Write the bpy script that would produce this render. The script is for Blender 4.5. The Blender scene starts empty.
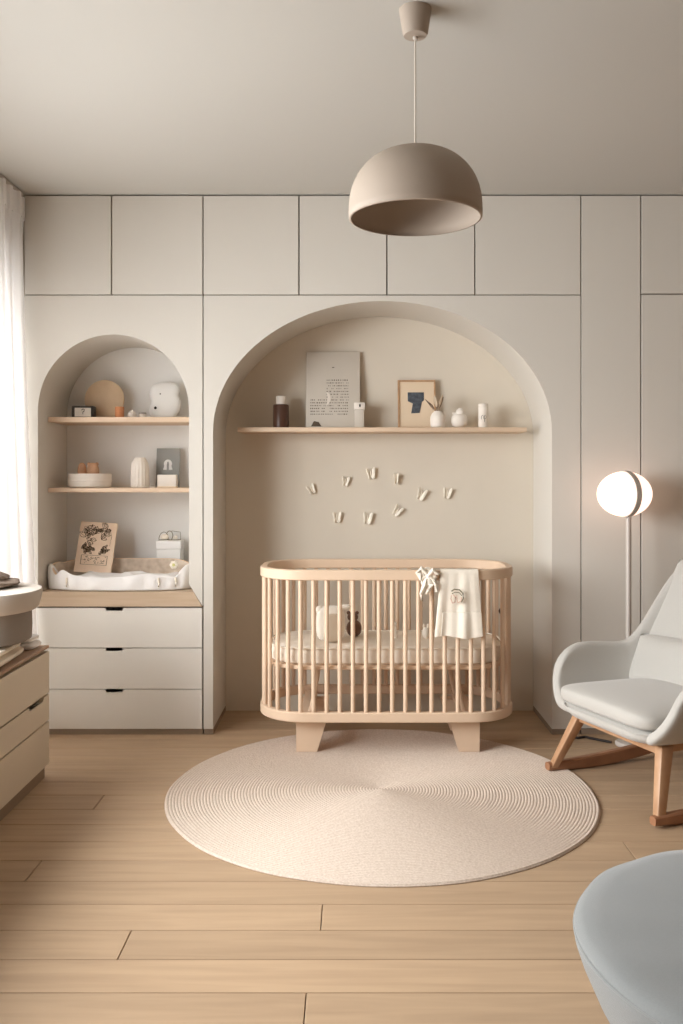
import bpy, bmesh, math, random
from mathutils import Vector, Matrix
random.seed(7)
C = bpy.context.scene.collection
PI = math.pi
F, PX, PY, CH = 900.0, 350.0, 475.0, 1.25      # focal length in px, principal point, camera height
def X(px, Y): return (px - PX) * Y / F
def Z(py, Y): return CH - (py - PY) * Y / F
FY = 4.33      # plane of the cabinet fronts
BY = 4.774     # back of the niches
CEIL = 2.60

# ------------------------------------------------------------------ materials
def lin(c):
    return tuple(((v/255)/12.92 if v/255 <= .04045 else ((v/255+.055)/1.055)**2.4) for v in c)
def mat(name, rgb, rough=.6, var=0, vscale=(6,6,6), bump=0, bscale=200, emit=None, spec=.3, sheen=0, trans=0, metal=0, detail=4, dark=None):
    m = bpy.data.materials.new(name); m.use_nodes = True
    nt = m.node_tree; N = nt.nodes; L = nt.links
    b = N['Principled BSDF']; col = lin(rgb) + (1,)
    b.inputs['Base Color'].default_value = col
    b.inputs['Roughness'].default_value = rough
    b.inputs['Specular IOR Level'].default_value = spec
    b.inputs['Metallic'].default_value = metal
    if sheen:
        b.inputs['Sheen Weight'].default_value = sheen
    tc = N.new('ShaderNodeTexCoord')
    if var or dark:
        mp = N.new('ShaderNodeMapping'); mp.inputs['Scale'].default_value = vscale
        L.new(tc.outputs['Object'], mp.inputs['Vector'])
        no = N.new('ShaderNodeTexNoise'); no.inputs['Scale'].default_value = 1; no.inputs['Detail'].default_value = detail
        L.new(mp.outputs[0], no.inputs['Vector'])
        rp = N.new('ShaderNodeValToRGB')
        rp.color_ramp.elements[0].position = .3; rp.color_ramp.elements[1].position = .7
        d = lin(dark) if dark else tuple(v*(1-var) for v in col[:3])
        rp.color_ramp.elements[0].color = tuple(d) + (1,)
        rp.color_ramp.elements[1].color = tuple(min(1, v*(1+var*.6)) for v in col[:3]) + (1,)
        L.new(no.outputs['Fac'], rp.inputs[0]); L.new(rp.outputs[0], b.inputs['Base Color'])
    if bump:
        n2 = N.new('ShaderNodeTexNoise'); n2.inputs['Scale'].default_value = bscale; n2.inputs['Detail'].default_value = 3
        L.new(tc.outputs['Object'], n2.inputs['Vector'])
        bp = N.new('ShaderNodeBump'); bp.inputs['Strength'].default_value = bump; bp.inputs['Distance'].default_value = .002
        L.new(n2.outputs['Fac'], bp.inputs['Height']); L.new(bp.outputs[0], b.inputs['Normal'])
    if emit:
        b.inputs['Emission Color'].default_value = lin(emit[0]) + (1,)
        b.inputs['Emission Strength'].default_value = emit[1]
    if trans:
        t = N.new('ShaderNodeBsdfTranslucent'); t.inputs['Color'].default_value = col
        mx = N.new('ShaderNodeMixShader'); mx.inputs[0].default_value = trans
        L.new(b.outputs[0], mx.inputs[1]); L.new(t.outputs[0], mx.inputs[2])
        L.new(mx.outputs[0], N['Material Output'].inputs['Surface'])
    return m

M = {}
M['wall']   = mat('painted wall', (138,118,100), .75, bump=.08, bscale=90)
M['niche']  = mat('limewashed niche', (217,208,193), .85, var=.03, vscale=(2.5,2.5,2.5), bump=.12, bscale=60)
M['lacquer']= mat('greige lacquered front', (210,205,196), .55, var=.012, vscale=(1.5,1.5,1.5))
M['nichew'] = mat('lightened niche white', (234,233,230), .8, bump=.06, bscale=60)  # brighter light of the small niche put into this white; mask and box share it
M['carcass']= mat('cabinet carcass', (150,134,116), .8, var=.02)
M['ceil']   = mat('ceiling paint', (190,187,180), .9, bump=.05, bscale=80)
M['white']  = mat('white drawer lacquer', (222,218,210), .5, var=.01)
M['cutout'] = mat('dark hollow shade and cord', (42,34,30), .6, var=.05)  # painted shade for finger cuts and dresser gap; plain colour on the cord
M['cream']  = mat('cream dresser lacquer', (214,203,184), .5, var=.012)
M['plinth'] = mat('plinth', (146,128,110), .6, var=.03)
M['oakL']   = mat('pale oak shelf', (222,196,170), .55, dark=(212,188,162), vscale=(3,60,60), bump=.05)
M['counter']= mat('oak counter', (200,178,154), .5, dark=(188,164,138), vscale=(3,50,50), bump=.05)
M['drtop']  = mat('walnut toned dresser top', (184,156,134), .5, dark=(168,138,116), vscale=(40,3,40))
M['crib']   = mat('crib beech', (219,193,167), .5, dark=(216,190,164), vscale=(10,10,4), bump=.0)
M['chairw'] = mat('rocker oak', (190,150,116), .4, dark=(172,130,96), vscale=(12,12,12), spec=.4)
M['chairshade'] = mat('shaded rocker oak', (166,120,88), .4, dark=(144,100,72), vscale=(12,12,12), spec=.4)  # copy of the rocker oak, darkened for the shade under the chair
M['uph']    = mat('light grey upholstery', (184,180,173), .9, var=.03, vscale=(300,300,300), bump=.35, bscale=600, sheen=.3)
M['pouf']   = mat('blue grey jersey', (124,126,125), .9, var=.03, vscale=(200,200,200), bump=.3, bscale=500, sheen=.3)
M['shade']  = mat('taupe lamp shade', (168,154,140), .6, var=.02, vscale=(8,8,8), bump=.05)
M['steel']  = mat('brushed lamp metal', (196,188,180), .45, metal=.15)
M['cord']   = mat('pale cord', (205,195,182), .6)
M['globe']  = mat('opal glass', (150,140,130), .35, emit=((255,212,192), 2.0))
M['sheer']  = mat('sheer curtain', (248,246,244), .9, bump=.2, bscale=400, trans=.6)
M['mattress']= mat('quilted mattress sheet', (232,222,208), .9, dark=(220,207,190), vscale=(9,9,9), bump=.3, bscale=120)
M['linen']  = mat('cream linen', (238,229,214), .9, var=.02, vscale=(60,60,60), bump=.4, bscale=500)
M['whitecloth'] = mat('white cotton', (240,238,236), .9, bump=.3, bscale=300)
M['ceramic']= mat('matte white ceramic', (232,224,214), .6, var=.02, vscale=(20,20,20), bump=.1)
M['plush']  = mat('cream plush', (236,228,214), .95, bump=.5, bscale=250, sheen=.5)
M['plush2'] = mat('beige cord panel', (206,190,168), .95, bump=.5, bscale=250)
M['bearc']  = mat('brown plush', (112,84,68), .95, bump=.5, bscale=250, sheen=.3)
M['brown']  = mat('dark brown glass', (84,58,46), .35, var=.05)
M['blackg'] = mat('charcoal lacquer', (70,64,58), .5, var=.05)
M['terra']  = mat('terracotta', (206,140,96), .6, var=.08, vscale=(60,60,60))
M['discw']  = mat('round wood board', (222,198,168), .5, dark=(204,176,144), vscale=(8,8,40))
M['peach']  = mat('peach toy wood', (216,172,138), .6, dark=(196,150,118), vscale=(30,30,30))
M['grey']   = mat('grey book cloth', (150,150,146), .7, var=.03)
M['paper']  = mat('pale plaster sheet', (208,200,188), .8, var=.02, vscale=(8,8,8))
M['ink']    = mat('faded ink', (96,84,70), .8)
M['inkdark']= mat('dark ink', (52,46,42), .8)
M['matboard']= mat('cream mount', (226,205,178), .8)
M['framew'] = mat('thin oak frame', (196,160,124), .5, dark=(176,138,104), vscale=(30,30,30))
M['blue']   = mat('blue grey print', (96,102,110), .8, dark=(66,70,78), vscale=(50,50,50))
M['twig']   = mat('dried stem', (150,128,108), .8, dark=(100,80,66), vscale=(80,80,80))
M['twigl'] = mat('pale dried leaf', (196,176,152), .8)
M['pink']   = mat('blush thread', (222,190,172), .9)
M['olive']  = mat('olive thread', (126,118,96), .9)
M['lining'] = mat('patterned basket lining', (216,201,184), .9, dark=(184,166,148), vscale=(28,28,28), detail=1)
M['plywood']= mat('bent ply', (232,206,178), .6, dark=(222,192,160), vscale=(4,4,60))
M['engrave']= mat('burnt line', (92,74,56), .8)
M['board']  = mat('engraved birch', (236,212,188), .6, dark=(228,202,176), vscale=(20,20,6))
M['felt']   = mat('grey felt', (146,138,130), .95, bump=.4, bscale=200)
M['pad']    = mat('padded cream lid', (198,190,180), .9, bump=.3, bscale=300)
M['brownc'] = mat('taupe cloth', (150,134,120), .95, dark=(126,110,98), vscale=(20,20,20), bump=.4)
M['lemon']  = mat('pale yellow felt', (222,218,150), .9)
M['wingc']  = mat('cream paper', (250,243,228), .8)

# rug: braided cord, floor: planks
def rugmat():
    m = mat('braided cotton', (222,206,188), .95, bump=0)
    nt = m.node_tree; N = nt.nodes; L = nt.links; b = N['Principled BSDF']
    tc = N.new('ShaderNodeTexCoord')
    sp = N.new('ShaderNodeSeparateXYZ'); L.new(tc.outputs['Object'], sp.inputs[0])
    no = N.new('ShaderNodeTexNoise'); no.inputs['Scale'].default_value = 130; no.inputs['Detail'].default_value = 2
    L.new(tc.outputs['Object'], no.inputs['Vector'])
    rp = N.new('ShaderNodeValToRGB')
    rp.color_ramp.elements[0].color = lin((198,180,164)) + (1,); rp.color_ramp.elements[0].position = .3
    rp.color_ramp.elements[1].color = lin((217,202,188)) + (1,); rp.color_ramp.elements[1].position = .7
    L.new(no.outputs['Fac'], rp.inputs[0]); L.new(rp.outputs[0], b.inputs['Base Color'])
    bp = N.new('ShaderNodeBump'); bp.inputs['Strength'].default_value = .6; bp.inputs['Distance'].default_value = .003
    L.new(no.outputs['Fac'], bp.inputs['Height']); L.new(bp.outputs[0], b.inputs['Normal'])
    return m
M['rug'] = rugmat()
def floormat():
    m = bpy.data.materials.new('oak planks'); m.use_nodes = True
    nt = m.node_tree; N = nt.nodes; L = nt.links; b = N['Principled BSDF']
    b.inputs['Roughness'].default_value = .5; b.inputs['Specular IOR Level'].default_value = .3
    g = N.new('ShaderNodeNewGeometry'); tc = N.new('ShaderNodeTexCoord')
    mu = N.new('ShaderNodeVectorMath'); mu.operation = 'SCALE'; mu.inputs[0].default_value = (37, 11, 5)
    L.new(g.outputs['Random Per Island'], mu.inputs['Scale'])
    ad = N.new('ShaderNodeVectorMath'); L.new(tc.outputs['Object'], ad.inputs[0]); L.new(mu.outputs[0], ad.inputs[1])
    mp = N.new('ShaderNodeMapping'); mp.inputs['Scale'].default_value = (1.6, 22, 1); L.new(ad.outputs[0], mp.inputs['Vector'])
    no = N.new('ShaderNodeTexNoise'); no.inputs['Scale'].default_value = 1.3; no.inputs['Detail'].default_value = 6; no.inputs['Distortion'].default_value = .6
    L.new(mp.outputs[0], no.inputs['Vector'])
    rp = N.new('ShaderNodeValToRGB')
    rp.color_ramp.elements[0].position = .28; rp.color_ramp.elements[0].color = lin((168,142,115)) + (1,)
    rp.color_ramp.elements[1].position = .62; rp.color_ramp.elements[1].color = lin((181,154,125)) + (1,)
    L.new(no.outputs['Fac'], rp.inputs[0])
    # the odd small knot
    vo = N.new('ShaderNodeTexVoronoi'); vo.inputs['Scale'].default_value = 1
    mk = N.new('ShaderNodeMapping'); mk.inputs['Scale'].default_value = (1.1, 3.2, 1); L.new(ad.outputs[0], mk.inputs['Vector']); L.new(mk.outputs[0], vo.inputs['Vector'])
    kr = N.new('ShaderNodeValToRGB'); kr.color_ramp.elements[0].position = .012; kr.color_ramp.elements[0].color = (.55,.55,.55,1)
    kr.color_ramp.elements[1].position = .045; kr.color_ramp.elements[1].color = (1,1,1,1)
    L.new(vo.outputs['Distance'], kr.inputs[0])
    v = N.new('ShaderNodeMapRange'); v.inputs['To Min'].default_value = .93; v.inputs['To Max'].default_value = 1.05
    L.new(g.outputs['Random Per Island'], v.inputs['Value'])
    m1 = N.new('ShaderNodeVectorMath'); m1.operation = 'MULTIPLY'; L.new(rp.outputs[0], m1.inputs[0]); L.new(kr.outputs[0], m1.inputs[1])
    m2 = N.new('ShaderNodeVectorMath'); m2.operation = 'SCALE'; L.new(m1.outputs[0], m2.inputs[0]); L.new(v.outputs[0], m2.inputs['Scale'])
    L.new(m2.outputs[0], b.inputs['Base Color'])
    bp = N.new('ShaderNodeBump'); bp.inputs['Strength'].default_value = .12; bp.inputs['Distance'].default_value = .002
    L.new(no.outputs['Fac'], bp.inputs['Height']); L.new(bp.outputs[0], b.inputs['Normal'])
    return m
M['floor'] = floormat()

# ------------------------------------------------------------------ mesh helpers
def obj(name, bm, m, parent=None, loc=(0,0,0), rot=(0,0,0), smooth=35, sub=0, solid=0, soff=0):
    me = bpy.data.meshes.new(name)
    bmesh.ops.recalc_face_normals(bm, faces=bm.faces[:])
    bm.to_mesh(me); bm.free()
    if smooth:
        me.shade_smooth()
        me.set_sharp_from_angle(angle=math.radians(smooth))
    me.materials.append(M[m])
    o = bpy.data.objects.new(name, me); C.objects.link(o)
    o.location = loc; o.rotation_euler = rot
    if parent: o.parent = parent
    if solid:
        s = o.modifiers.new('Solid', 'SOLIDIFY'); s.thickness = solid; s.offset = soff
    if sub:
        s = o.modifiers.new('Sub', 'SUBSURF'); s.levels = sub; s.render_levels = sub
    return o
def tag(o, label, cat, group=None, kind=None):
    o['label'] = label; o['category'] = cat
    if group: o['group'] = group
    if kind: o['kind'] = kind
    return o
def thing(name, label, cat, loc=(0,0,0), rotz=0, group=None):
    o = bpy.data.objects.new(name, None); C.objects.link(o); o.empty_display_size = .05
    o.location = loc; o.rotation_euler = (0,0,rotz)
    return tag(o, label, cat, group)
def B(): return bmesh.new()
def box(bm, x0, x1, y0, y1, z0, z1, bev=0, seg=2, mtx=None):
    r = bmesh.ops.create_cube(bm, size=1)
    vs = r['verts']
    for v in vs:
        v.co = Vector(((x0+x1)/2 + v.co.x*(x1-x0), (y0+y1)/2 + v.co.y*(y1-y0), (z0+z1)/2 + v.co.z*(z1-z0)))
    if mtx: bmesh.ops.transform(bm, matrix=mtx, verts=vs)
    if bev:
        es = list({e for v in vs for e in v.link_edges})
        bmesh.ops.bevel(bm, geom=es, offset=bev, segments=seg, profile=.5, affect='EDGES')
    return bm
def lathe(bm, prof, seg=48, c=(0,0,0), sx=1, sy=1, caps=True):
    rings = []
    for r, z in prof:
        rings.append([bm.verts.new((c[0]+r*sx*math.cos(2*PI*i/seg), c[1]+r*sy*math.sin(2*PI*i/seg), c[2]+z)) for i in range(seg)])
    for a, b in zip(rings, rings[1:]):
        for i in range(seg): bm.faces.new((a[i], a[(i+1)%seg], b[(i+1)%seg], b[i]))
    if caps:
        bm.faces.new(rings[0][::-1]); bm.faces.new(rings[-1])
    return bm
def tube(bm, pts, r, seg=10, rz=None, closed=False, caps=True, up=Vector((0,0,1))):
    """sweep along pts; r number or list; rz = second radius (vertical) factor"""
    pts = [Vector(p) for p in pts]; n = len(pts); rings = []
    for i, p in enumerate(pts):
        if closed: t = pts[(i+1)%n] - pts[i-1]
        else: t = pts[min(i+1,n-1)] - pts[max(i-1,0)]
        t.normalize()
        s = t.cross(up)
        if s.length < 1e-3: s = t.cross(Vector((0,1,0)))
        s.normalize(); u = s.cross(t).normalized()
        rr = r[i] if isinstance(r, (list,tuple)) else r
        r2 = rr*(rz or 1)
        rings.append([bm.verts.new(p + s*rr*math.cos(2*PI*k/seg) + u*r2*math.sin(2*PI*k/seg)) for k in range(seg)])
    m = n if closed else n-1
    for i in range(m):
        a, b = rings[i], rings[(i+1)%n]
        for k in range(seg): bm.faces.new((a[k], a[(k+1)%seg], b[(k+1)%seg], b[k]))
    if caps and not closed:
        bm.faces.new(rings[0]); bm.faces.new(rings[-1])
    return bm
def prism_xz(bm, pts, y0, y1):
    """polygon in x,z (maybe concave) extruded in y"""
    a = [bm.verts.new((x, y0, z)) for x, z in pts]; b = [bm.verts.new((x, y1, z)) for x, z in pts]
    f1 = bm.faces.new(a); f2 = bm.faces.new(b[::-1])
    n = len(pts)
    for i in range(n): bm.faces.new((a[i], b[i], b[(i+1)%n], a[(i+1)%n]))
    bmesh.ops.triangulate(bm, faces=[f1, f2], ngon_method='EAR_CLIP')
    return bm
def rrect(hw, hd, r, n=10):
    out = []
    for cx, cy, a0 in ((hw-r, hd-r, 0), (-hw+r, hd-r, PI/2), (-hw+r, -hd+r, PI), (hw-r, -hd+r, 1.5*PI)):
        for i in range(n+1):
            a = a0 + i/n*PI/2; out.append((cx + r*math.cos(a), cy + r*math.sin(a)))
    return out
def loopstack(bm, loops, cap0=True, cap1=True):
    rings = [[bm.verts.new(p) for p in l] for l in loops]; n = len(rings[0])
    for a, b in zip(rings, rings[1:]):
        for i in range(n): bm.faces.new((a[i], a[(i+1)%n], b[(i+1)%n], b[i]))
    if cap0: bm.faces.new(rings[0][::-1])
    if cap1: bm.faces.new(rings[-1])
    return bm
def ring_rail(bm, hw, hd, r, th, z0, z1, bev=.004):
    """closed rounded-rectangle rail with a rectangular section"""
    o = lambda d, z: [(x, y, z) for x, y in rrect(hw-d, hd-d, r-d)]
    L = [o(bev,z0), o(0,z0+bev), o(0,z1-bev), o(bev,z1), o(th-bev,z1), o(th,z1-bev), o(th,z0+bev), o(th-bev,z0)]
    rings = [[bm.verts.new(p) for p in l] for l in L]; n = len(rings[0])
    for j in range(len(L)):
        a, b = rings[j], rings[(j+1)%len(L)]
        for i in range(n): bm.faces.new((a[i], a[(i+1)%n], b[(i+1)%n], b[i]))
    return bm
def grid(bm, f, nu, nv):
    g = [[bm.verts.new(f(i/nu, j/nv)) for j in range(nv+1)] for i in range(nu+1)]
    for i in range(nu):
        for j in range(nv): bm.faces.new((g[i][j], g[i+1][j], g[i+1][j+1], g[i][j+1]))
    return bm
def puff(bm, sx, sy, sz, e=.35, ez=.7, nu=40, nv=20, c=(0,0,0), f=None):
    """superellipsoid cushion"""
    sg = lambda v, p: math.copysign(abs(v)**p, v)
    rings = []
    for j in range(1, nv):
        ph = -PI/2 + PI*j/nv; ring = []
        for i in range(nu):
            th = 2*PI*i/nu
            p = Vector((c[0]+sx*sg(math.cos(ph),ez)*sg(math.cos(th),e), c[1]+sy*sg(math.cos(ph),ez)*sg(math.sin(th),e), c[2]+sz*sg(math.sin(ph),ez)))
            ring.append(bm.verts.new(f(p) if f else p))
        rings.append(ring)
    for a, b in zip(rings, rings[1:]):
        for i in range(nu): bm.faces.new((a[i], a[(i+1)%nu], b[(i+1)%nu], b[i]))
    bot = Vector((c[0],c[1],c[2]-sz)); top = Vector((c[0],c[1],c[2]+sz))
    vb = bm.verts.new(f(bot) if f else bot); vt = bm.verts.new(f(top) if f else top)
    for i in range(nu):
        bm.faces.new((vb, rings[0][(i+1)%nu], rings[0][i])); bm.faces.new((vt, rings[-1][i], rings[-1][(i+1)%nu]))
    return bm
def smoothstep(a, b, x):
    t = max(0, min(1, (x-a)/(b-a))); return t*t*(3-2*t)

# ------------------------------------------------------------------ the room shell
RX0, RX1, RY0 = -1.84, 2.20, -1.3
# floor of separate planks
rows = []
bm = B()
y = 3.664 - .1491*34
known = {2.918: [-1.00], 2.62: [-.08], 2.471: [-.60], 2.173: [-.105], 3.515: [-.96], 3.067: [.93]}
while y < BY:
    y1 = min(y + .1491, BY+.02)
    ks = None
    for k, v in known.items():
        if abs(y1 - k) < .06: ks = v
    if ks is None:
        ks = [random.choice((-1.62, -1.5, 1.45, 1.7, 1.9))]
    xs = [RX0-.02] + [k for k in ks if RX0+.1 < k < RX1-.1] + [RX1+.02]
    for a, b_ in zip(xs, xs[1:]):
        box(bm, a+.0012, b_-.0012, y+.0014, y1-.0014, -.02, 0, bev=.0012, seg=1)
    y = y1
fl = obj('floor', bm, 'floor', smooth=0)
tag(fl, 'pale oak plank floor', 'floor', kind='structure')
sb = obj('floor', box(B(), RX0-.1, RX1+.1, RY0-.1, BY+.1, -.08, -.0205), 'plinth'); sb.name = 'floor_base'
tag(sb, 'subfloor showing dark in the gaps between planks', 'floor', kind='structure')
tag(obj('ceiling', box(B(), RX0-.1, RX1+.1, RY0-.1, BY+.1, CEIL, CEIL+.1), 'ceil'), 'plain pale ceiling', 'ceiling', kind='structure')
tag(obj('wall_rear', box(B(), RX0-.1, RX1+.1, RY0-.1, RY0, -.02, CEIL), 'wall'), 'wall behind the viewer', 'wall', kind='structure')
tag(obj('wall_right', box(B(), RX1, RX1+.1, RY0, BY+.1, -.02, CEIL), 'wall'), 'wall on the right side', 'wall', kind='structure')
WY0, WY1, WZ0, WZ1 = 1.15, 4.08, .15, 2.16
bm = B(); t0, t1 = RX0-.14, RX0
box(bm, t0, t1, RY0, WY0, -.02, CEIL); box(bm, t0, t1, WY1, BY+.1, -.02, CEIL)
box(bm, t0, t1, WY0, WY1, -.02, WZ0); box(bm, t0, t1, WY0, WY1, WZ1, CEIL)
tag(obj('wall_left', bm, 'wall'), 'wall with the window on the left', 'wall', kind='structure')
bm = B()
for a, b_ in ((WY0, WY0+.05), (2.7, 2.75), (WY1-.05, WY1)): box(bm, t0+.03, t0+.08, a, b_, WZ0, WZ1, bev=.004)
box(bm, t0+.03, t0+.08, WY0, WY1, WZ0, WZ0+.05, bev=.004); box(bm, t0+.03, t0+.08, WY0, WY1, WZ1-.05, WZ1, bev=.004)
tag(obj('window_1', bm, 'white'), 'white window frame behind the curtain', 'window', kind='structure')
tag(obj('wall_back', box(B(), RX0-.1, RX1+.1, BY, BY+.1, -.02, CEIL), 'niche'), 'back wall seen inside both arched niches', 'wall', kind='structure')

# arched fronts, solid through to the back wall
G = .0026
def arch_pts(cx, a, top, b, n=48, e=2.0):
    """px coords on the front plane -> arch from left spring to right spring"""
    out = []
    for i in range(n+1):
        t = PI - PI*i/n
        cxx, s = math.cos(t), math.sin(t)
        x = cx + a*math.copysign(abs(cxx)**(2/e), cxx); y = top + b - b*abs(s)**(2/e)
        out.append((X(x, FY), Z(y, FY)))
    return out
def arch_wall(xl, xr, zbl, zbr, zt, arch, zjl, zjr):
    """solid wall block FY..BY with an arched opening; left column foot zbl, right column foot zbr(outer); zjl/zjr = foot of the jambs"""
    bm = B()
    (ax, az), (bx_, bz_) = arch[0], arch[-1]
    polys = [[(xl,zbl),(ax,zjl),(ax,az),(ax,zt),(xl,zt)]]
    for p, q in zip(arch, arch[1:]): polys.append([p, q, (q[0],zt), (p[0],zt)])
    polys.append([(bx_,bz_),(bx_,zjr),(xr,zbr),(xr,zt),(bx_,zt)])
    vd = {}
    def V(x, y, z):
        k = (round(x,6), round(y,4), round(z,6))
        if k not in vd: vd[k] = bm.verts.new((x,y,z))
        return vd[k]
    for pts in polys:
        bm.faces.new([V(x, FY, z) for x, z in pts]); bm.faces.new([V(x, BY-.001, z) for x, z in pts][::-1])
    bound = [e for e in bm.edges if len(e.link_faces) == 1 and e.verts[0].co.y < FY+.01]
    for e in bound:
        a, b = e.verts; 
        bm.faces.new([a, b, V(b.co.x, BY-.001, b.co.z), V(a.co.x, BY-.001, a.co.z)])
    return bm
L0, L1, R1 = 24.0, 203.0, 581.0
zt = Z(295, FY) - G
big = arch_pts(382.5, 169.5, 301, 131)
pl = .028
tag(obj('wall_arch', arch_wall(X(L1,FY)+G, X(R1,FY)-G, pl, pl, zt, big, pl, pl), 'lacquer', smooth=30), 'greige wall panel with the tall arch around the crib', 'wall', kind='structure')
zc = Z(592, FY)
sm = arch_pts(113.5, 75.5, 334.5, 75.5)
tag(obj('wall_niche', arch_wall(X(L0,FY), X(L1,FY)-G, Z(607,FY)+.001, Z(606,FY), zt, sm, Z(607,FY)+.001, Z(584,FY)), 'lacquer', smooth=30), 'greige wall panel with the small arched shelf niche', 'wall', kind='structure')
# plinths
for nm, a, b_, lb in (('baseboard_left', L0, 202.6, 'taupe plinth under the built in drawers'), ('baseboard_niche_left', 203.6, 213, 'plinth at the left foot of the tall arch'),
                  ('baseboard_niche_right', 552, 580.4, 'plinth at the right foot of the tall arch'), ('baseboard_right', 581.6, 790, 'plinth under the tall wardrobe doors')):
    y1 = BY-.001 if 'niche' in nm else 4.75
    tag(obj(nm, box(B(), X(a,FY), X(b_,FY), FY+.006, y1, 0, pl-.001), 'plinth'), lb, 'baseboard', kind='structure')

# ------------------------------------------------------------------ cabinets
def cabinet(x0, x1, z0, z1, label, group=None, m='lacquer', name='wall_cabinet'):
    cx = (x0+x1)/2
    t = thing(name, label, 'cabinet', (cx, FY, z0), 0, group)
    h = z1-z0; w = (x1-x0)/2
    obj('body', box(B(), -w+.001, w-.001, .022, BY-FY-.004, .001, h-.001), 'carcass', t)
    obj('door', box(B(), -w+G, w-G, 0, .019, G, h-G, bev=.0012, seg=1), m, t)
    return t
ups = [L0, 111.5, 203, 299, 387, 475, 581]
lab = ['flat greige upper cabinet, beside the curtain', 'flat greige upper cabinet above the right half of the small niche',
       'flat greige upper cabinet above the left shoulder of the tall arch', 'flat greige upper cabinet just left of the hanging lamp, above the arch crown',
       'flat greige upper cabinet partly hidden by the hanging lamp shade', 'flat greige upper cabinet above the right shoulder of the tall arch']
ztop = Z(195.2, FY)
zu = Z(295, FY)
for i in range(6):
    cabinet(X(ups[i],FY)+.0005, X(ups[i+1],FY)-.0005, zu, ztop, lab[i], 'upper cabinets above the niches')
cabinet(X(581,FY)+.0005, X(641,FY)-.0005, pl, ztop, 'tall narrow full height wardrobe door behind the globe lamp', name='wardrobe')
cabinet(X(641,FY)+.0005, X(745,FY), Z(294,FY), ztop, 'upper cabinet at the far right, over the tall door', 'upper cabinets above the niches')
cabinet(X(641,FY)+.0005, X(745,FY), pl, Z(294,FY)-.0005, 'tall wardrobe door at the right edge, behind the rocking chair back', name='wardrobe')
tag(obj('wall_filler', box(B(), X(745,FY)+.003, RX1-.001, FY+.002, BY-.002, 0.03, ztop), 'lacquer'), 'filler panel at the right end of the wardrobes', 'wall', kind='structure')

# built in drawer chest under the small niche
dx0, dx1 = X(L0,FY), X(202.6,FY)
t = thing('drawer_chest', 'built in white three drawer chest under the small arched niche', 'drawers', ((dx0+dx1)/2, FY, pl))
w = (dx1-dx0)/2; zz = [Z(729.3,FY), Z(689.2,FY), Z(648,FY), Z(607.6,FY)]
obj('body', box(B(), -w+.001, w-.001, .024, BY-FY-.004, 0, zz[3]-pl-.002), 'carcass', t)
hc = X(114.3,FY) - (dx0+dx1)/2; hw = .043
for k in range(3):
    a, b_ = zz[k]-pl+.002, zz[k+1]-pl-.002
    h = .013
    prof = [(-w+.001, a), (w-.003, a), (w-.003, b_), (hc+hw, b_), (hc+hw-.004, b_-h), (hc-hw+.004, b_-h), (hc-hw, b_), (-w+.001, b_)]
    d = obj('drawer', prism_xz(B(), prof, 0, .019), 'white', t)
    obj('finger_cut_shade', box(B(), hc-hw-.003, hc+hw+.003, .0195, .023, b_-h-.004, b_-.001), 'cutout', d)  # dark plate, the shade of the cut painted in
# oak counter
cy = zc
tag(obj('wall_niche_bright', box(B(), X(36,FY), X(191,FY), BY-.0006, BY-.0001, .7, 2.06), 'nichew'), 'thin white sheet on the small niche back, brighter light put into its colour', 'wall', kind='structure')  # sheet added over the back wall, its light painted into the colour
poly = [(X(38,FY)+.001, Z(606.6,FY)), (X(201.8,FY), Z(606.6,FY)), (X(189,FY)-.0015, Z(585.5,FY)), (X(189,FY)-.0015, cy), (X(38,FY)+.001, cy)]
poly = [(X(38,FY)+.001, Z(606.6,FY)), (X(202,FY), Z(606.6,FY)), (X(193.5,FY), cy), (X(38,FY)+.001, cy)]
tag(obj('countertop', prism_xz(B(), poly, FY-.001, BY-.002), 'counter'), 'pale oak counter at the bottom of the small niche, above the drawers', 'counter')

# ------------------------------------------------------------------ niche shelves
def shelf(x0, x1, z, th, y0, y1, label, name='shelf', grp=None):
    o = obj(name, box(B(), -(x1-x0)/2, (x1-x0)/2, 0, y1-y0, -th, 0, bev=.003), 'oakL', loc=((x0+x1)/2, y0, z))
    return tag(o, label, 'shelf', grp)
SY = 4.47
s_top = Z(416.9, SY); s_mid = Z(488, SY)
nx0, nx1 = X(38,FY)+.001, X(189,FY)-.001
shelf(nx0, nx1, s_top, .026, SY, BY-.001, 'upper pale wood shelf in the small arched niche', 'niche_shelf', 'shelves in the small niche')
shelf(nx0, nx1, s_mid, .022, SY, BY-.001, 'lower pale wood shelf in the small arched niche', 'niche_shelf', 'shelves in the small niche')
BSY = 4.56
s_big = Z(427.3, BSY)
shelf(X(237.5,BSY), X(527,BSY), s_big, .023, BSY, BY-.001, 'long floating pale wood shelf inside the tall arch above the crib', 'floating_shelf')

# ------------------------------------------------------------------ items on the long shelf
E = .0003
oy = 4.66
def sx(px, Y=oy): return X(px, Y)
zb = s_big + E
def hz(py0, py1, Y): return (py1-py0)*Y/F
t = thing('bottle', 'dark brown bottle with a cream cap at the left of the long shelf', 'bottle', (sx(281), oy, zb))
r = 8*oy/F; h = hz(403.5, 427, oy)
obj('body', lathe(B(), [(r*.9,0),(r,.004),(r,h-.006),(r*.93,h),(r*.6,h+.002)], 40), 'brown', t)
obj('cap', lathe(B(), [(r*.62,h+.002),(r*.64,h+.005),(r*.64,h+.040),(r*.58,h+.044)], 40), 'ceramic', t)
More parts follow.
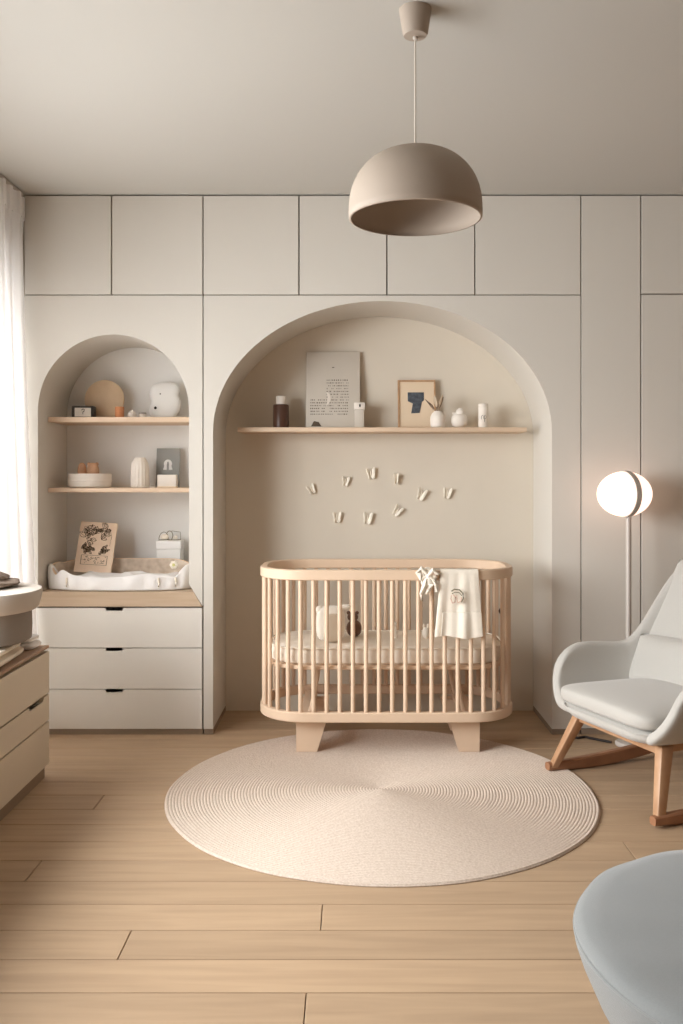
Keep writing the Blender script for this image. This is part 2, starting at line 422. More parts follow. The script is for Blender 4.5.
# plaster sheet with text
Y0 = 4.700
W = hz(306,360,Y0); H = hz(348.5,427,Y0)
t = thing('poster_board', 'large greige board with small print leaning on the long shelf', 'board', (sx(333,Y0), Y0, zb))
lean = -math.atan2(.05, H)
mt = Matrix.Rotation(lean, 4, 'X')
obj('panel', box(B(), -W/2, W/2, 0, .008, 0, H, bev=.002, mtx=mt), 'paper', t)
bm = B()
rr = random.Random(3)
def ch(bm, x, z, w_, h_, y=-.0012): box(bm, x-w_/2, x+w_/2, y, y+.001, z-h_/2, z+h_/2, mtx=mt)
px2 = W/54
for row in range(13):
    zpix = 378 + row*2.9
    xa, xb = (327, 348.5) if row < 7 else (310.5, 348.5)
    if row == 0: xb = 348
    x = xa
    while x < xb:
        wd = rr.choice([.8,1.1,.6,1.4])
        if rr.random() > .12:
            ch(bm, (x-333)*px2, H-(zpix-349)*px2, wd*px2*.8, (.75+rr.random()*.5)*px2)
        x += wd + .75
obj('print', bm, 'ink', t)
bm = B(); ch(bm, 0, H-(365-349)*px2, 2.2*px2, .8*px2)
obj('printed_dash', bm, 'ink', t)
bm = B()   # pale crescent
pts = []
for i in range(13):
    a = -PI/2 + PI*i/12; pts.append((-.035+.022*math.cos(a)*1.0, .16+.034*math.sin(a)))
for i in range(11):
    a = PI/2 - PI*(i+1)/12; pts.append((-.035+.006*math.cos(a), .16+.030*math.sin(a)))
prism_xz(bm, pts, -.0022, -.0008); bmesh.ops.transform(bm, matrix=mt, verts=bm.verts[:])
obj('crescent', bm, 'ceramic', t)
bm = B(); prism_xz(bm, [(-.115,.012),(-.1,.04),(-.075,.035),(-.06,.012)], -.0022, -.0008); bmesh.ops.transform(bm, matrix=mt, verts=bm.verts[:])
obj('leaf_mark', bm, 'ink', t)
# small house-like card box in front of board's lower right corner
t = thing('small_box', 'small cream box with a dark mark at the right foot of the greige board', 'box', (sx(359.3,4.67), 4.665, zb))
bw = hz(354.8, 364, 4.66); bh = hz(401.5, 427, 4.66)
obj('body', box(B(), -bw/2, bw/2, -.02, .02, 0, bh*.74, bev=.0015), 'paper', t)
obj('lid', box(B(), -bw/2-.004, bw/2+.004, -.024, .024, bh*.74+.0003, bh, bev=.0015), 'ceramic', t)
obj('mark', box(B(), -.001, .007, -.0255, -.0242, bh*.83, bh*.93, bev=.0004), 'inkdark', t)
# oak frame
Y0 = 4.715
W = hz(398,436,Y0); H = hz(377.8,427.5,Y0)
t = thing('picture_frame', 'thin oak picture frame with a blue grey abstract print on the long shelf', 'picture', (sx(417,Y0), Y0, zb))
lean = -math.atan2(.035, H); mt = Matrix.Rotation(lean, 4, 'X')
fr = .009
bm = B()
for a in ((-W/2,-W/2+fr,0,H),(W/2-fr,W/2,0,H),(-W/2+fr,W/2-fr,0,fr),(-W/2+fr,W/2-fr,H-fr,H)): box(bm, a[0],a[1],-.006,.012,a[2],a[3], bev=.001, seg=1, mtx=mt)
obj('frame', bm, 'framew', t)
obj('mount', box(B(), -W/2+fr, W/2-fr, 0, .008, fr, H-fr, mtx=mt), 'matboard', t)
def fp(px, py): return ((px-417)*W/38, H-(py-378)*W/38)
bm = B(); prism_xz(bm, [fp(408,390.5), fp(424.3,390.5), fp(424.3,398.5), fp(420.5,402), fp(419.8,411.5), fp(411.3,412), fp(413,402), fp(408,399.5)], -.0013, -.0003)
bmesh.ops.transform(bm, matrix=mt, verts=bm.verts[:]); obj('print', bm, 'blue', t)
# bud vase with dried leaves
Y0 = 4.635; t = thing('vase', 'round white bud vase holding dried leaves, in front of the oak frame', 'vase', (sx(437.8,Y0), Y0, zb))
r = hz(430.3,445.4,Y0)/2; h = hz(410.5,427.3,Y0)
obj('body', lathe(B(), [(r*.7,0),(r*.93,.006),(r*1.0,h*.4),(r*.97,h*.66),(r*.75,h*.88),(r*.5,h*.97),(r*.48,h),(r*.42,h-.002),(r*.42,h*.8)], 40), 'ceramic', t)
for (dx, dz, wd, mt_) in ((-.052,.050,.009,'twig'),(-.018,.080,.011,'twigl'),(-.012,.06,.007,'twig'),(.026,.086,.010,'twigl'),(.030,.075,.006,'twig'),(-.066,.062,.007,'twig')):
    bm = B(); pts = []; rs = []
    for i in range(9):
        s = i/8; pts.append((dx*s**1.2, -.006*s, h*.75 + (dz+h*.25)*s)); rs.append(max(.0012, wd*1.7*(0 if s < .35 else math.sin((s-.35)/.65*PI)**.8)))
    tube(bm, pts, rs, 8, rz=.4); obj('dried_leaf', bm, mt_, t)
# white bunny shaped pot
Y0 = 4.65; t = thing('figurine', 'lumpy white ceramic bird shaped figurine between the bud vase and the canister', 'ornament', (sx(459.3,Y0), Y0, zb))
r = hz(451,467.6,Y0)/2; h = hz(407.5,427.3,Y0)
obj('body', puff(B(), r, r*.85, h*.38, e=1, ez=.85, c=(0,0,h*.38)), 'ceramic', t)
obj('head', puff(B(), r*.52, r*.5, h*.25, e=1, ez=1, c=(.004,0,h*.76)), 'ceramic', t)
obj('beak', lathe(B(), [(.010,0),(.006,.012),(.001,.02)], 16, c=(0,0,0)), 'ceramic', t, loc=(-.020,0,h*.70), rot=(0,-1.2,0))
# canister
Y0 = 4.65; t = thing('canister', 'tall slim cream canister with dark lettering at the right of the long shelf', 'canister', (sx(483.3,Y0), Y0, zb))
r = hz(478.3,488.3,Y0)/2; h = hz(403,427.3,Y0)
obj('body', lathe(B(), [(r*.92,0),(r,.003),(r,h*.84),(r*.93,h*.87)], 40), 'ceramic', t)
obj('lid', lathe(B(), [(r*.9,h*.87),(r*.98,h*.89),(r*.98,h*.975),(r*.9,h)], 40), 'ceramic', t)
bm = B()
def onc(a, z): return (r*1.01*math.sin(a), -r*1.01*math.cos(a), z)
tube(bm, [onc(-.55,.045),onc(-.5,.062),onc(-.3,.066),onc(-.1,.06),onc(-.08,.046)], .0012, 6)
tube(bm, [onc(.1,.03),onc(.1,.064)], .0012, 6)
tube(bm, [onc(.1,.064),onc(.35,.066),onc(.5,.056),onc(.35,.047),onc(.1,.048)], .0012, 6)
obj('lettering', bm, 'inkdark', t)

# ------------------------------------------------------------------ items on the upper niche shelf
zb = s_top + E
Y0 = 4.60
t = thing('block_clock', 'small black and white block clock at the left of the upper niche shelf', 'clock', (X(84,Y0), Y0, zb), .1)
w = hz(73,95,Y0); h = hz(404.8,417,Y0)
obj('body', box(B(), -w/2, w/2, -.03, .03, 0, h, bev=.005), 'blackg', t)
obj('face', box(B(), -w*.36, w*.36, -.0335, -.0301, h*.12, h*.84, bev=.0012, seg=1), 'ceramic', t)
bm = B(); tube(bm, [(-.006,-.0345,.040),(0,-.0345,.046),(.008,-.0345,.044),(.008,-.0345,.036),(0,-.0345,.030),(.001,-.0345,.020)], .0018, 6)
obj('marking', bm, 'inkdark', t)
Y0 = 4.695; R0 = hz(85.3,124.5,Y0)/2
t = obj('round_board', lathe(B(), [(R0-.003,0),(R0,.003),(R0,.015),(R0-.003,.018)], 72), 'discw', loc=(X(105,Y0), Y0, zb+R0+.0008), rot=(PI/2-.09,0,0), smooth=50)
tag(t, 'round wooden board with fine grain leaning on the upper niche shelf', 'board')
Y0 = 4.57
t = thing('candle_cup', 'small terracotta cup standing before the round wooden board', 'cup', (X(119.6,Y0), Y0, zb))
r = hz(115.3,124.2,Y0)/2; h = hz(405.8,417,Y0)
obj('cup', lathe(B(), [(r*.92,0),(r,.003),(r,h-.002),(r*.96,h),(r*.85,h-.001),(r*.82,h*.75)], 36), 'terra', t)
obj('wax', lathe(B(), [(r*.80,h*.6),(r*.80,h*.8),(r*.4,h*.82)], 36), 'peach', t)
t = thing('lidded_pot', 'tiny white lidded pot right of the terracotta cup', 'pot', (X(132,4.58), 4.58, zb))
obj('pot', lathe(B(), [(.016,0),(.022,.006),(.023,.018),(.018,.026)], 32), 'ceramic', t)
obj('lid', lathe(B(), [(.019,.0262),(.016,.032),(.005,.036),(.005,.040),(.002,.042)], 32), 'ceramic', t)
t = thing('small_jar', 'tiny grey and white jar beside the white lidded pot', 'jar', (X(142.5,4.6), 4.6, zb))
obj('jar', lathe(B(), [(.016,0),(.019,.004),(.019,.022)], 32), 'ceramic', t)
obj('rim', lathe(B(), [(.019,.0221),(.020,.024),(.020,.030),(.017,.031)], 32), 'felt', t)
# white mask
Y0 = 4.69
t = thing('wall_mask', 'white rounded animal mask with two dark eyes, leaning on the upper niche shelf', 'mask', (X(164,Y0), Y0, zb))
def mp_(px, py): return ((px-164)*Y0/F, (417-py)*Y0/F)
out = [(150,412),(155,417),(166,417),(174,414.5),(179.5,407),(180.5,399),(178.5,393),(178.8,386),(175,380.5),(168,378.5),(160,379),(153,381.5),(149.5,387),(149,394),(150.5,400),(149,406)]
def loopsmooth(pts, n=4):
    res = []; m = len(pts)
    for i in range(m):
        p0, p1, p2, p3 = pts[i-1], pts[i], pts[(i+1)%m], pts[(i+2)%m]
        for k in range(n):
            s = k/n
            res.append(tuple(.5*((2*p1[j])+(-p0[j]+p2[j])*s+(2*p0[j]-5*p1[j]+4*p2[j]-p3[j])*s*s+(-p0[j]+3*p1[j]-3*p2[j]+p3[j])*s**3) for j in range(2)))
    return res
ol = [mp_(*p) for p in loopsmooth(out)]
cxm = sum(p[0] for p in ol)/len(ol); czm = sum(p[1] for p in ol)/len(ol)
lp = []
for s, yy in ((.97,.016),(1,.010),(1,.002),(.94,-.008),(.8,-.016),(.55,-.021),(.25,-.023)):
    lp.append([(cxm+(x-cxm)*s, yy, max(.0005, czm+(z-czm)*s)) for x, z in ol])
bm = loopstack(B(), lp); bmesh.ops.transform(bm, matrix=Matrix.Rotation(-.1,4,'X'), verts=bm.verts[:])
obj('face', bm, 'nichew', t)
for px_, py_, r_ in ((160.7,391.5,.004),(156,405.5,.0075)):
    x, z = mp_(px_, py_)
    obj('eye', puff(B(), r_, .004, r_, e=1, ez=1, nu=16, nv=8, c=(x, -.0215+z*.1, z)), 'inkdark', t)

# lower niche shelf
zb = s_mid + E
Y0 = 4.60
t = thing('bowl', 'low white ribbed bowl at the left of the lower niche shelf', 'bowl', (X(90,Y0), Y0, zb))
r = hz(69,111,Y0)/2; h = hz(474,488,Y0)
bm = lathe(B(), [(r*.9,0),(r*.98,.006),(r,h*.5),(r*1.0,h-.003),(r*.98,h),(r*.93,h-.002),(r*.91,h*.3),(r*.85,h*.2)], 72)
obj('body', bm, 'ceramic', t)
obj('band', lathe(B(), [(r*1.001,h*.45),(r*1.012,h*.48),(r*1.012,h*.52),(r*1.001,h*.55)], 72, caps=False), 'ceramic', t)
for k, (px_, r_, lb, nm) in enumerate(((82,.022,'peach wooden ball toy in the left of the white bowl','toy_ball'),(93.5,.031,'larger peach wooden bear toy in the right of the white bowl','toy_bear'))):
    tt = thing(nm, lb, 'toy', (X(px_,Y0), Y0-.01*k, zb+h*.2+.0015))
    hh = hz(463.5,474,Y0)+h*.8
    obj('body', puff(B(), r_, r_*.9, hh*.5, e=.8, ez=.75, nu=28, nv=16, c=(0,0,hh*.5)), 'peach', tt)
    if k:
        for s in (-1,1): obj('ear', puff(B(), .010, .006, .010, e=1, ez=1, nu=16, nv=8, c=(s*.020,0,hh*.93)), 'peach', tt)
t = thing('ribbed_vase', 'tall white ribbed vase in the middle of the lower niche shelf', 'vase', (X(140,4.62), 4.62, zb))
r = hz(131,149,4.62)/2; h = hz(458,488,4.62)
bm = B(); seg = 96; prof = [(.9,0),(1,.03),(1,.3),(.97,.6),(.9,.8),(.72,.93),(.6,.97),(.58,1),(.5,.995),(.5,.8)]
rings = [[bm.verts.new(((r*q*(1+.035*math.cos(16*2*PI*i/seg)*(1 if .02<zz_<.9 else 0)))*math.cos(2*PI*i/seg), (r*q*(1+.035*math.cos(16*2*PI*i/seg)*(1 if .02<zz_<.9 else 0)))*math.sin(2*PI*i/seg), h*zz_)) for i in range(seg)] for q, zz_ in prof]
for a, b_ in zip(rings, rings[1:]):
    for i in range(seg): bm.faces.new((a[i], a[(i+1)%seg], b_[(i+1)%seg], b_[i]))
bm.faces.new(rings[0][::-1]); bm.faces.new(rings[-1])
obj('body', bm, 'ceramic', t)
Y0 = 4.70; W = hz(155.5,179,Y0); H = hz(448.5,488,Y0)
t = thing('book', 'dark grey book with a white horseshoe mark standing on the lower niche shelf', 'book', (X(167.3,Y0), Y0, zb), -.03)
mt = Matrix.Rotation(-.12, 4, 'X')
obj('cover', box(B(), -W/2, W/2, 0, .014, 0, H, bev=.0015, mtx=mt), 'grey', t)
obj('pages', box(B(), -W/2+.003, W/2-.001, .002, .012, H, H+.0008, mtx=mt), 'ceramic', t)
bm = B(); pts = []
for k in range(17):
    a = -.9 + (PI+1.8)*k/16; pts.append((.0215*math.cos(a), .124+.0225*math.sin(a)))
pts += [(-.013,.100),(-.024,.100),(-.024,.092),(-.006,.092),(-.006,.103)]
for k in range(17):
    a = (PI+.8) - (PI+1.6)*k/16; pts.append((.0105*math.cos(a), .124+.0115*math.sin(a)))
pts += [(.006,.103),(.006,.092),(.024,.092),(.024,.100),(.013,.100)]
vs0 = [bm.verts.new((x, -.0012, z)) for x, z in pts]
f0 = bm.faces.new(vs0); bmesh.ops.triangulate(bm, faces=[f0], ngon_method='EAR_CLIP')
r0_ = bmesh.ops.extrude_face_region(bm, geom=bm.faces[:])
bmesh.ops.translate(bm, vec=(0,.001,0), verts=[v for v in r0_['geom'] if isinstance(v, bmesh.types.BMVert)])
bmesh.ops.transform(bm, matrix=mt, verts=bm.verts[:]); obj('horseshoe_mark', bm, 'whitecloth', t)
t = thing('photo_block', 'small white square block standing before the dark grey book', 'block', (X(167.5,4.62), 4.62, zb))
W = hz(158,177,4.62); H = hz(475.5,488.3,4.62)
obj('block', box(B(), -W/2, W/2, -.02, .02, 0, H, bev=.003), 'ceramic', t)
obj('base', box(B(), -W/2-.001, W/2+.001, -.022, .022, 0, .006, bev=.001), 'matboard', t)
t = thing('pacifier', 'tiny pale pacifier lying between the ribbed vase and the white block', 'pacifier', (X(152.5,4.6), 4.6, zb))
obj('shield', lathe(B(), [(.012,0),(.014,.002),(.012,.005)], 24), 'ceramic', t)
obj('ring', tube(B(), [(.009*math.cos(a*PI/8), .009*math.sin(a*PI/8), .008) for a in range(16)], .0022, 8, closed=True), 'felt', t)

# ------------------------------------------------------------------ changing tray in the niche bottom
zb = zc + E
bx = (X(38,FY)+X(189,FY))/2; hw, hd = .353, .145; by = 4.35+hd
t = thing('changing_basket', 'oval bentwood changing basket with white padding on the oak counter', 'basket', (bx, by, zb))
def sup(hw, hd, n=72, e=2.6):
    out = []
    for i in range(n):
        a = 2*PI*i/n; c_, s_ = math.cos(a), math.sin(a)
        out.append((hw*math.copysign(abs(c_)**(2/e), c_), hd*math.copysign(abs(s_)**(2/e), s_)))
    return out
def rimh(x, y):   # rim rises at the ends and at the back
    e_ = smoothstep(.80, .97, abs(x)/hw); bk = smoothstep(-.2, .9, y/hd)
    return .062 + .052*max(e_, bk) + .020*bk
def wall_loops(d0, m_):
    L = []
    for sc, q in ((.94,0),(.985,.3),(1.0,1)):
        L.append([(x*sc-0, y*sc, rimh(x,y)*q) for x, y in sup(hw, hd)])
    for sc, q in ((.975,1),(.955,.35),(.93,.06)):
        L.append([(x*sc-0, y*(sc-.02), max(.006, rimh(x,y)*q)) for x, y in sup(hw, hd)])
    return L
obj('basket_wall', loopstack(B(), wall_loops(0,0)), 'plywood', t)
L = []
for sc, q in ((.968,.985),(.948,.4),(.925,.12)):
    L.append([(x*sc, y*(sc-.02), max(.010, rimh(x,y)*q)) for x, y in sup(hw, hd)])
obj('lining', loopstack(B(), L, cap0=False), 'lining', t)
# white padding wrapped over front edge
def padf(u, v):
    a = PI + .10 + (PI-.2)*u            # front half, left to right
    c_, s_ = math.cos(a), math.sin(a); e = 2.6
    x = hw*math.copysign(abs(c_)**(2/e), c_); y = hd*math.copysign(abs(s_)**(2/e), s_)
    lump = .008*math.sin(u*17)+.006*math.sin(u*41+1)+.004*math.sin(u*83)
    top = rimh(x,y) + .005 + .034*math.exp(-((u-.25)/.055)**2) - .012*math.exp(-((u-.15)/.04)**2) + .012*math.exp(-((u-.62)/.10)**2) + .004*math.sin(u*23)
    w = v*2
    if v < .5:    # outside, from bottom up
        q = v*2; s = 1.012 + .010*math.sin(q*PI) ; z = .004 + (top-.004)*q
        return (x*s, y*s-.004*math.sin(u*60)*math.sin(q*PI), max(.002,z))
    q = (v-.5)*2
    s = 1.010 - .45*q
    return (x*(1.005-.10*q), y*s, top + .012*math.sin(q*PI) - .055*q + lump*q*1.2)
bm = grid(B(), padf, 110, 20)
obj('padding', bm, 'whitecloth', t, solid=.004, soff=0)
# inner cushion lump
obj('cushion', puff(B(), hw*.86, hd*.70, .030, e=.5, ez=.6, nu=60, nv=14, c=(.0,.01,.038), f=lambda p: Vector((p.x,p.y,p.z+(.008*math.sin(p.x*31)+.006*math.sin(p.x*70+p.y*30) if p.z>.05 else 0)))), 'whitecloth', t)
for px_, w_ in ((64.5,.010),(157,.008),(173,.010)):
    xx = (px_-113.5)*4.36/F
    yy = -hd*(1-abs(xx/hw)**2.6)**(1/2.6)*1.03 - .006
    obj('tie', tube(B(), [(xx,yy,.02),(xx+.001,yy-.001,.04),(xx,yy+.002,.064)], w_*.5, 8, rz=.5), 'linen', t)

# engraved board leaning in the basket
Y0 = 4.545
bw_, bh_ = .190, .262
t = thing('activity_board', 'pink wooden board with engraved leaf drawings leaning in the changing basket', 'board', (X(92,Y0), Y0, zb+.070), -.0)
mt = Matrix.Rotation(-.30, 4, 'X') @ Matrix.Rotation(.06, 4, 'Y')
obj('board', box(B(), -bw_/2, bw_/2, 0, .012, 0, bh_, bev=.003, mtx=mt), 'board', t)
rr = random.Random(11); bm = B()
def sw(pts, r=.0011, k=1.5): tube(bm, [(x, -.0006, z) for x, z in pts], r*k, 5, rz=.6)
def leaf(cx, cz, L_, a, r=.0012):
    n = 7; up = []; dn = []
    for i in range(n):
        s = i/(n-1); w = L_*.28*math.sin(s*PI); x = s*L_
        up.append((cx+x*math.cos(a)-w*math.sin(a), cz+x*math.sin(a)+w*math.cos(a))); dn.append((cx+x*math.cos(a)+w*math.sin(a), cz+x*math.sin(a)-w*math.cos(a)))
    sw(up, r); sw(dn, r); sw([up[0], up[-1]], r*.7)
for k in range(30): leaf(-.012+rr.uniform(-.055,.06), .190+rr.uniform(-.032,.038), rr.uniform(.025,.045), rr.uniform(-.6,3.6))
for k in range(20): leaf(-.036+rr.uniform(-.03,.03), .120+rr.uniform(-.016,.018), rr.uniform(.016,.026), rr.uniform(0,6.2), .0014)
for k in range(14): leaf(.042+rr.uniform(-.018,.018), .120+rr.uniform(-.014,.014), rr.uniform(.014,.02), rr.uniform(0,6.2), .0014)
for z in (.088, .040): sw([(-.066,z),(.066,z)], .0008)
for s in (-.066,.066): sw([(s,.04),(s,.088)], .0008)
for k in range(44):
    x, z = rr.uniform(-.06,.06), rr.uniform(.045,.083); a = rr.uniform(0,PI); l = rr.uniform(.004,.012)
    sw([(x,z),(x+l*math.cos(a), z+l*math.sin(a)*.6)], .0011)
sw([(-.08,.2),(-.07,.235),(-.03,.244)], .0009); sw([(.07,.14),(.074,.19),(.06,.23)], .0009)
bmesh.ops.transform(bm, matrix=mt, verts=bm.verts[:]); obj('engraving', bm, 'engrave', t)

# white toy box behind the basket with a toy on top
Y0 = 4.705
W = hz(158.5,188,Y0); H = Z(540,Y0)-zb
W = hz(158.5,182,Y0)
t = thing('toy_box', 'small white box at the right of the niche, behind the changing basket', 'box', (X(170.3,Y0), Y0, zb))
obj('body', box(B(), -W/2, W/2, -.045, .045, 0, H*.80, bev=.003), 'nichew', t)
obj('lid', box(B(), -W/2-.003, W/2+.003, -.048, .048, H*.80+.0005, H, bev=.004), 'whitecloth', t)
t = thing('wire_toy', 'little grey wire outline toy lying on the white box in the niche', 'toy', (X(170,Y0), Y0-.01, zb+H+.0021))
bm = B()
arc = lambda cx, cz, rx, rz_, a0, a1, n=16: [(cx+rx*math.cos(a0+(a1-a0)*i/n), 0, cz+rz_*math.sin(a0+(a1-a0)*i/n)) for i in range(n+1)]
tube(bm, arc(-.03,.0,.026,.040,PI,0), .0016, 6); tube(bm, arc(.0,.022,.017,.024,0,2*PI), .0020, 6)
tube(bm, [(-.056,0,0),(.058,0,0)], .0018, 6); tube(bm, [(.01,0,.046),(.056,0,.040),(.058,0,0)], .0014, 6)
obj('outline', bm, 'olive', t)
obj('head', puff(B(), .011, .010, .011, e=1, ez=1, nu=18, nv=10, c=(.030,.0,.0125)), 'ceramic', t)
obj('hump', puff(B(), .022, .012, .014, e=1, ez=1, nu=18, nv=10, c=(-.026,.0,.0155)), 'linen', t)
# flower clip at rim
t = thing('felt_flower', 'pale yellow felt flower resting on the right of the changing basket', 'flower', (X(174,4.52), 4.515, zb+.090))
for k in range(6):
    a = k*PI/3
    obj('petal', puff(B(), .010, .006, .010, e=1, ez=1, nu=14, nv=8, c=(.012*math.cos(a), 0, .022+.012*math.sin(a))), 'linen', t)
obj('center', puff(B(), .008, .008, .008, e=1, ez=1, nu=14, nv=8, c=(0,-.004,.022)), 'lemon', t)

# ------------------------------------------------------------------ butterflies on the niche back
bf = [ # px, py, scale, tilt, spread, label
 (311.5,489.5,.95,-.45,.9,'cream paper butterfly, leftmost of the group on the niche wall'),
 (345.5,481.5,.9,.1,1.0,'cream paper butterfly, second from the left in the upper row'),
 (371,474,1.05,-.15,.95,'cream paper butterfly near the top centre of the group'),
 (396,479,1.0,.0,.35,'narrow cream paper butterfly seen almost edge on, right of the top centre one'),
 (421,494.5,1.1,.35,.8,'largest cream paper butterfly on the right half of the wall group'),
 (447,493.5,1.0,.15,1.05,'cream paper butterfly, rightmost of the group'),
 (337,517.5,1.0,.0,.9,'cream paper butterfly, left one of the lowest row'),
 (367.5,518.5,1.1,.1,.8,'cream paper butterfly, lowest in the middle of the group'),
 (397,511,1.0,.6,.95,'cream paper butterfly with tilted wings, right one of the lowest row')]
def wing(sgn, spread):
    bm = B()
    prof = [(0,-.018),(.005,-.008),(.006,.004),(.009,.016),(.014,.025),(.020,.028),(.024,.024),(.024,.014),(.021,.004),(.018,-.004),(.019,-.012),(.016,-.021),(.010,-.025),(.004,-.023)]
    a = spread
    vs = [bm.verts.new((sgn*x*math.cos(a), -.004-x*math.sin(a), z*1.05)) for x, z in prof]
    f = bm.faces.new(vs)
    r = bmesh.ops.triangulate(bm, faces=[f])
    return bm
proto = None
for i, (px_, py_, s, tl, sp, lb) in enumerate(bf):
    t = thing('paper_butterfly', lb, 'butterfly', (X(px_,BY), BY-.0035, Z(py_,BY)), 0, 'paper butterflies on the niche wall')
    t.rotation_euler = (0, tl, 0); s *= 1.08; t.scale = (s,s,s)
    obj('body', tube(B(), [(0,-.003,-.020),(0,-.004,0),(0,-.004,.016)], [.0012,.0024,.0014], 8), 'wingc', t)
    for sgn in (-1,1):
        obj('wing', wing(sgn, .50 + .25*(1-sp) + (.45 if i in (3,) else 0)), 'wingc', t, solid=.0012)

# ------------------------------------------------------------------ crib
ccx, ccy = .168, 4.232
crib = thing('crib', 'rounded natural beech crib with round slats standing in the tall arch', 'crib', (ccx, ccy, 0))
CW, CD, CR = .583, .278, .225
zt1, zt0 = Z(570.3, 3.955), Z(580.6, 3.955)
zb1, zb0 = Z(713, 3.955), Z(723, 3.955)
obj('top_rail', ring_rail(B(), CW, CD, CR, .034, zt0, zt1), 'crib', crib)
obj('bottom_rail', ring_rail(B(), CW, CD, CR, .034, zb0, zb1), 'crib', crib)
path = rrect(CW-.017, CD-.017, CR-.017, n=40)
cum = [0]; pp = path + [path[0]]
for a, b_ in zip(pp, pp[1:]): cum.append(cum[-1] + math.hypot(b_[0]-a[0], b_[1]-a[1]))
def at(s):
    s %= cum[-1]
    for k in range(len(pp)-1):
        if cum[k] <= s <= cum[k+1]:
            f = (s-cum[k])/max(1e-9, cum[k+1]-cum[k]); return (pp[k][0]+(pp[k+1][0]-pp[k][0])*f, pp[k][1]+(pp[k+1][1]-pp[k][1])*f)
ns = round(cum[-1]/.0579)
# offset so that a front slat stands at x = .017 (local)
s0 = None
for k in range(4000):
    s = cum[-1]*k/4000; p = at(s)
    if p[1] < -CD+.02 and abs(p[0]-.019) < .001: s0 = s; break
s0 = s0 or 0
r_s = .0096
slat_me = None
for i in range(ns):
    x, y_ = at(s0 + cum[-1]*i/ns)
    if slat_me is None:
        o = obj('slat', lathe(B(), [(r_s,zb1-.004),(r_s,zt0+.004)], 16), 'crib', crib); slat_me = o.data
    else:
        o = bpy.data.objects.new('slat', slat_me); C.objects.link(o); o.parent = crib
    o.location = (x, y_, 0)
zm0, zm1 = .386, .404
obj('mattress_base', ring_rail(B(), CW-.036, CD-.036, CR-.036, .045, zm0, zm1), 'crib', crib)
bm = loopstack(B(), [[(x, y_, z) for x, y_ in rrect(CW-.0815, CD-.0815, CR-.0815)] for z in (zm0+.003, zm1-.004)])
obj('light_block_panel', bm, 'crib', crib)  # unseen solid panel added to block light and darken the space below
yb = 4.05-ccy
for s in (-1,1):
    for bk in (0,1):
        pts = [(s*.412+.002,zb0-.0002),(s*.272+.002,zb0-.0002),(s*.318+.002,0.0104),(s*.410+.002,0.0104)]
        if s < 0: pts = [(x, z) for x, z in pts]
        y0_ = yb if not bk else -yb-.05
        y0_, y1_ = (yb-.02, yb+.05) if not bk else (-yb-.05, -yb+.02)
        obj('leg', prism_xz(B(), pts, y0_, y1_), 'crib', crib)
    # bent brace from mattress base to the bottom rail level and cross beam
    obj('cross_beam', box(B(), s*.36-.03, s*.36+.03, -CD+.036, CD-.036, zb0, zb0+.022, bev=.003), 'crib', crib)
    for q in (-1, 1):
        pts = []
        for i in range(9):
            u = i/8; pts.append((s*(.318+.03*u**2.2), q*(.17), zm0-.001-(zm0-zb0-.022)*u))
        obj('brace', tube(B(), pts, .011, 10), 'crib', crib)
# mattress (lifts out: its own thing)
hwm, hdm = CW-.048, CD-.048
mt_ = thing('crib_mattress', 'cream quilted mattress lying in the crib', 'mattress', (ccx, ccy, zm1+.0005))
zmt = Z(648, 3.99)
hm = zmt - zm1
lp = []
for d, z in ((.016,0),(.004,.008),(0,.03),(.0,hm-.03),(.006,hm-.012),(.022,hm-.002),(.05,hm+.002),(.10,hm+.004),(.16,hm+.005),(.2,hm+.005)):
    ring = []
    for k, (x, y_) in enumerate(rrect(hwm-d, hdm-d, max(.02, CR-.048-d), n=22)):
        sgn = .004*math.sin(x*52+y_*30) if .004 < z < hm-.01 else 0
        f = 1 + sgn/ .5
        ring.append((x*f, y_*f, z + (.0035*math.sin(x*40)*math.sin(y_*50+1) if d > .03 else 0)))
    lp.append(ring)
obj('core', loopstack(B(), lp), 'mattress', mt_)
bm = B()
ring = [(x, y_, hm-.006) for x, y_ in rrect(hwm+.001, hdm+.001, CR-.047, n=22)]
obj('piping', tube(bm, ring, .0035, 6, closed=True), 'linen', mt_)
# plush in crib
zp = zm1 + hm + .009
yq = 4.12
t = thing('plush_bunny', 'cream plush bunny cushion sitting upright in the left half of the crib', 'soft toy', (X(330.5,yq), yq, zp), .12)
pw = hz(316,345,yq)/2; ph = Z(606,yq)-zp
obj('body', puff(B(), pw, pw*.72, ph/2, e=.75, ez=.55, nu=44, nv=24, c=(0,0,ph/2)), 'plush', t)
obj('front_panel', puff(B(), pw*.55, pw*.10, ph*.40, e=.7, ez=.5, nu=36, nv=16, c=(pw*.12,-pw*.70,ph*.42)), 'plush2', t)
obj('ear', puff(B(), .018, .012, .020, e=1, ez=1, nu=20, nv=10, c=(-pw*.78,-.01,ph*.90)), 'plush', t)
obj('ear', puff(B(), .026, .014, .012, e=1, ez=1, nu=20, nv=10, c=(pw*1.05,.0,ph*.97)), 'plush', t)
t = thing('plush_bear', 'small dark brown soft toy half hidden behind the plush bunny in the crib', 'soft toy', (X(354,4.24), 4.24, zp-.003))
obj('body', puff(B(), .036, .030, .040, e=1, ez=.9, nu=24, nv=14, c=(0,0,.039)), 'bearc', t)
obj('head', puff(B(), .026, .024, .022, e=1, ez=1, nu=24, nv=14, c=(-.006,0,.092)), 'bearc', t)
for s_ in (-1,1): obj('ear', puff(B(), .009, .006, .009, e=1, ez=1, nu=14, nv=8, c=(-.006+s_*.020,0,.112)), 'bearc', t)
yq = 4.2
t = thing('teether', 'small cream wooden peg toy standing on the mattress in the middle of the crib', 'toy', (X(395,yq), yq, zp-.003))
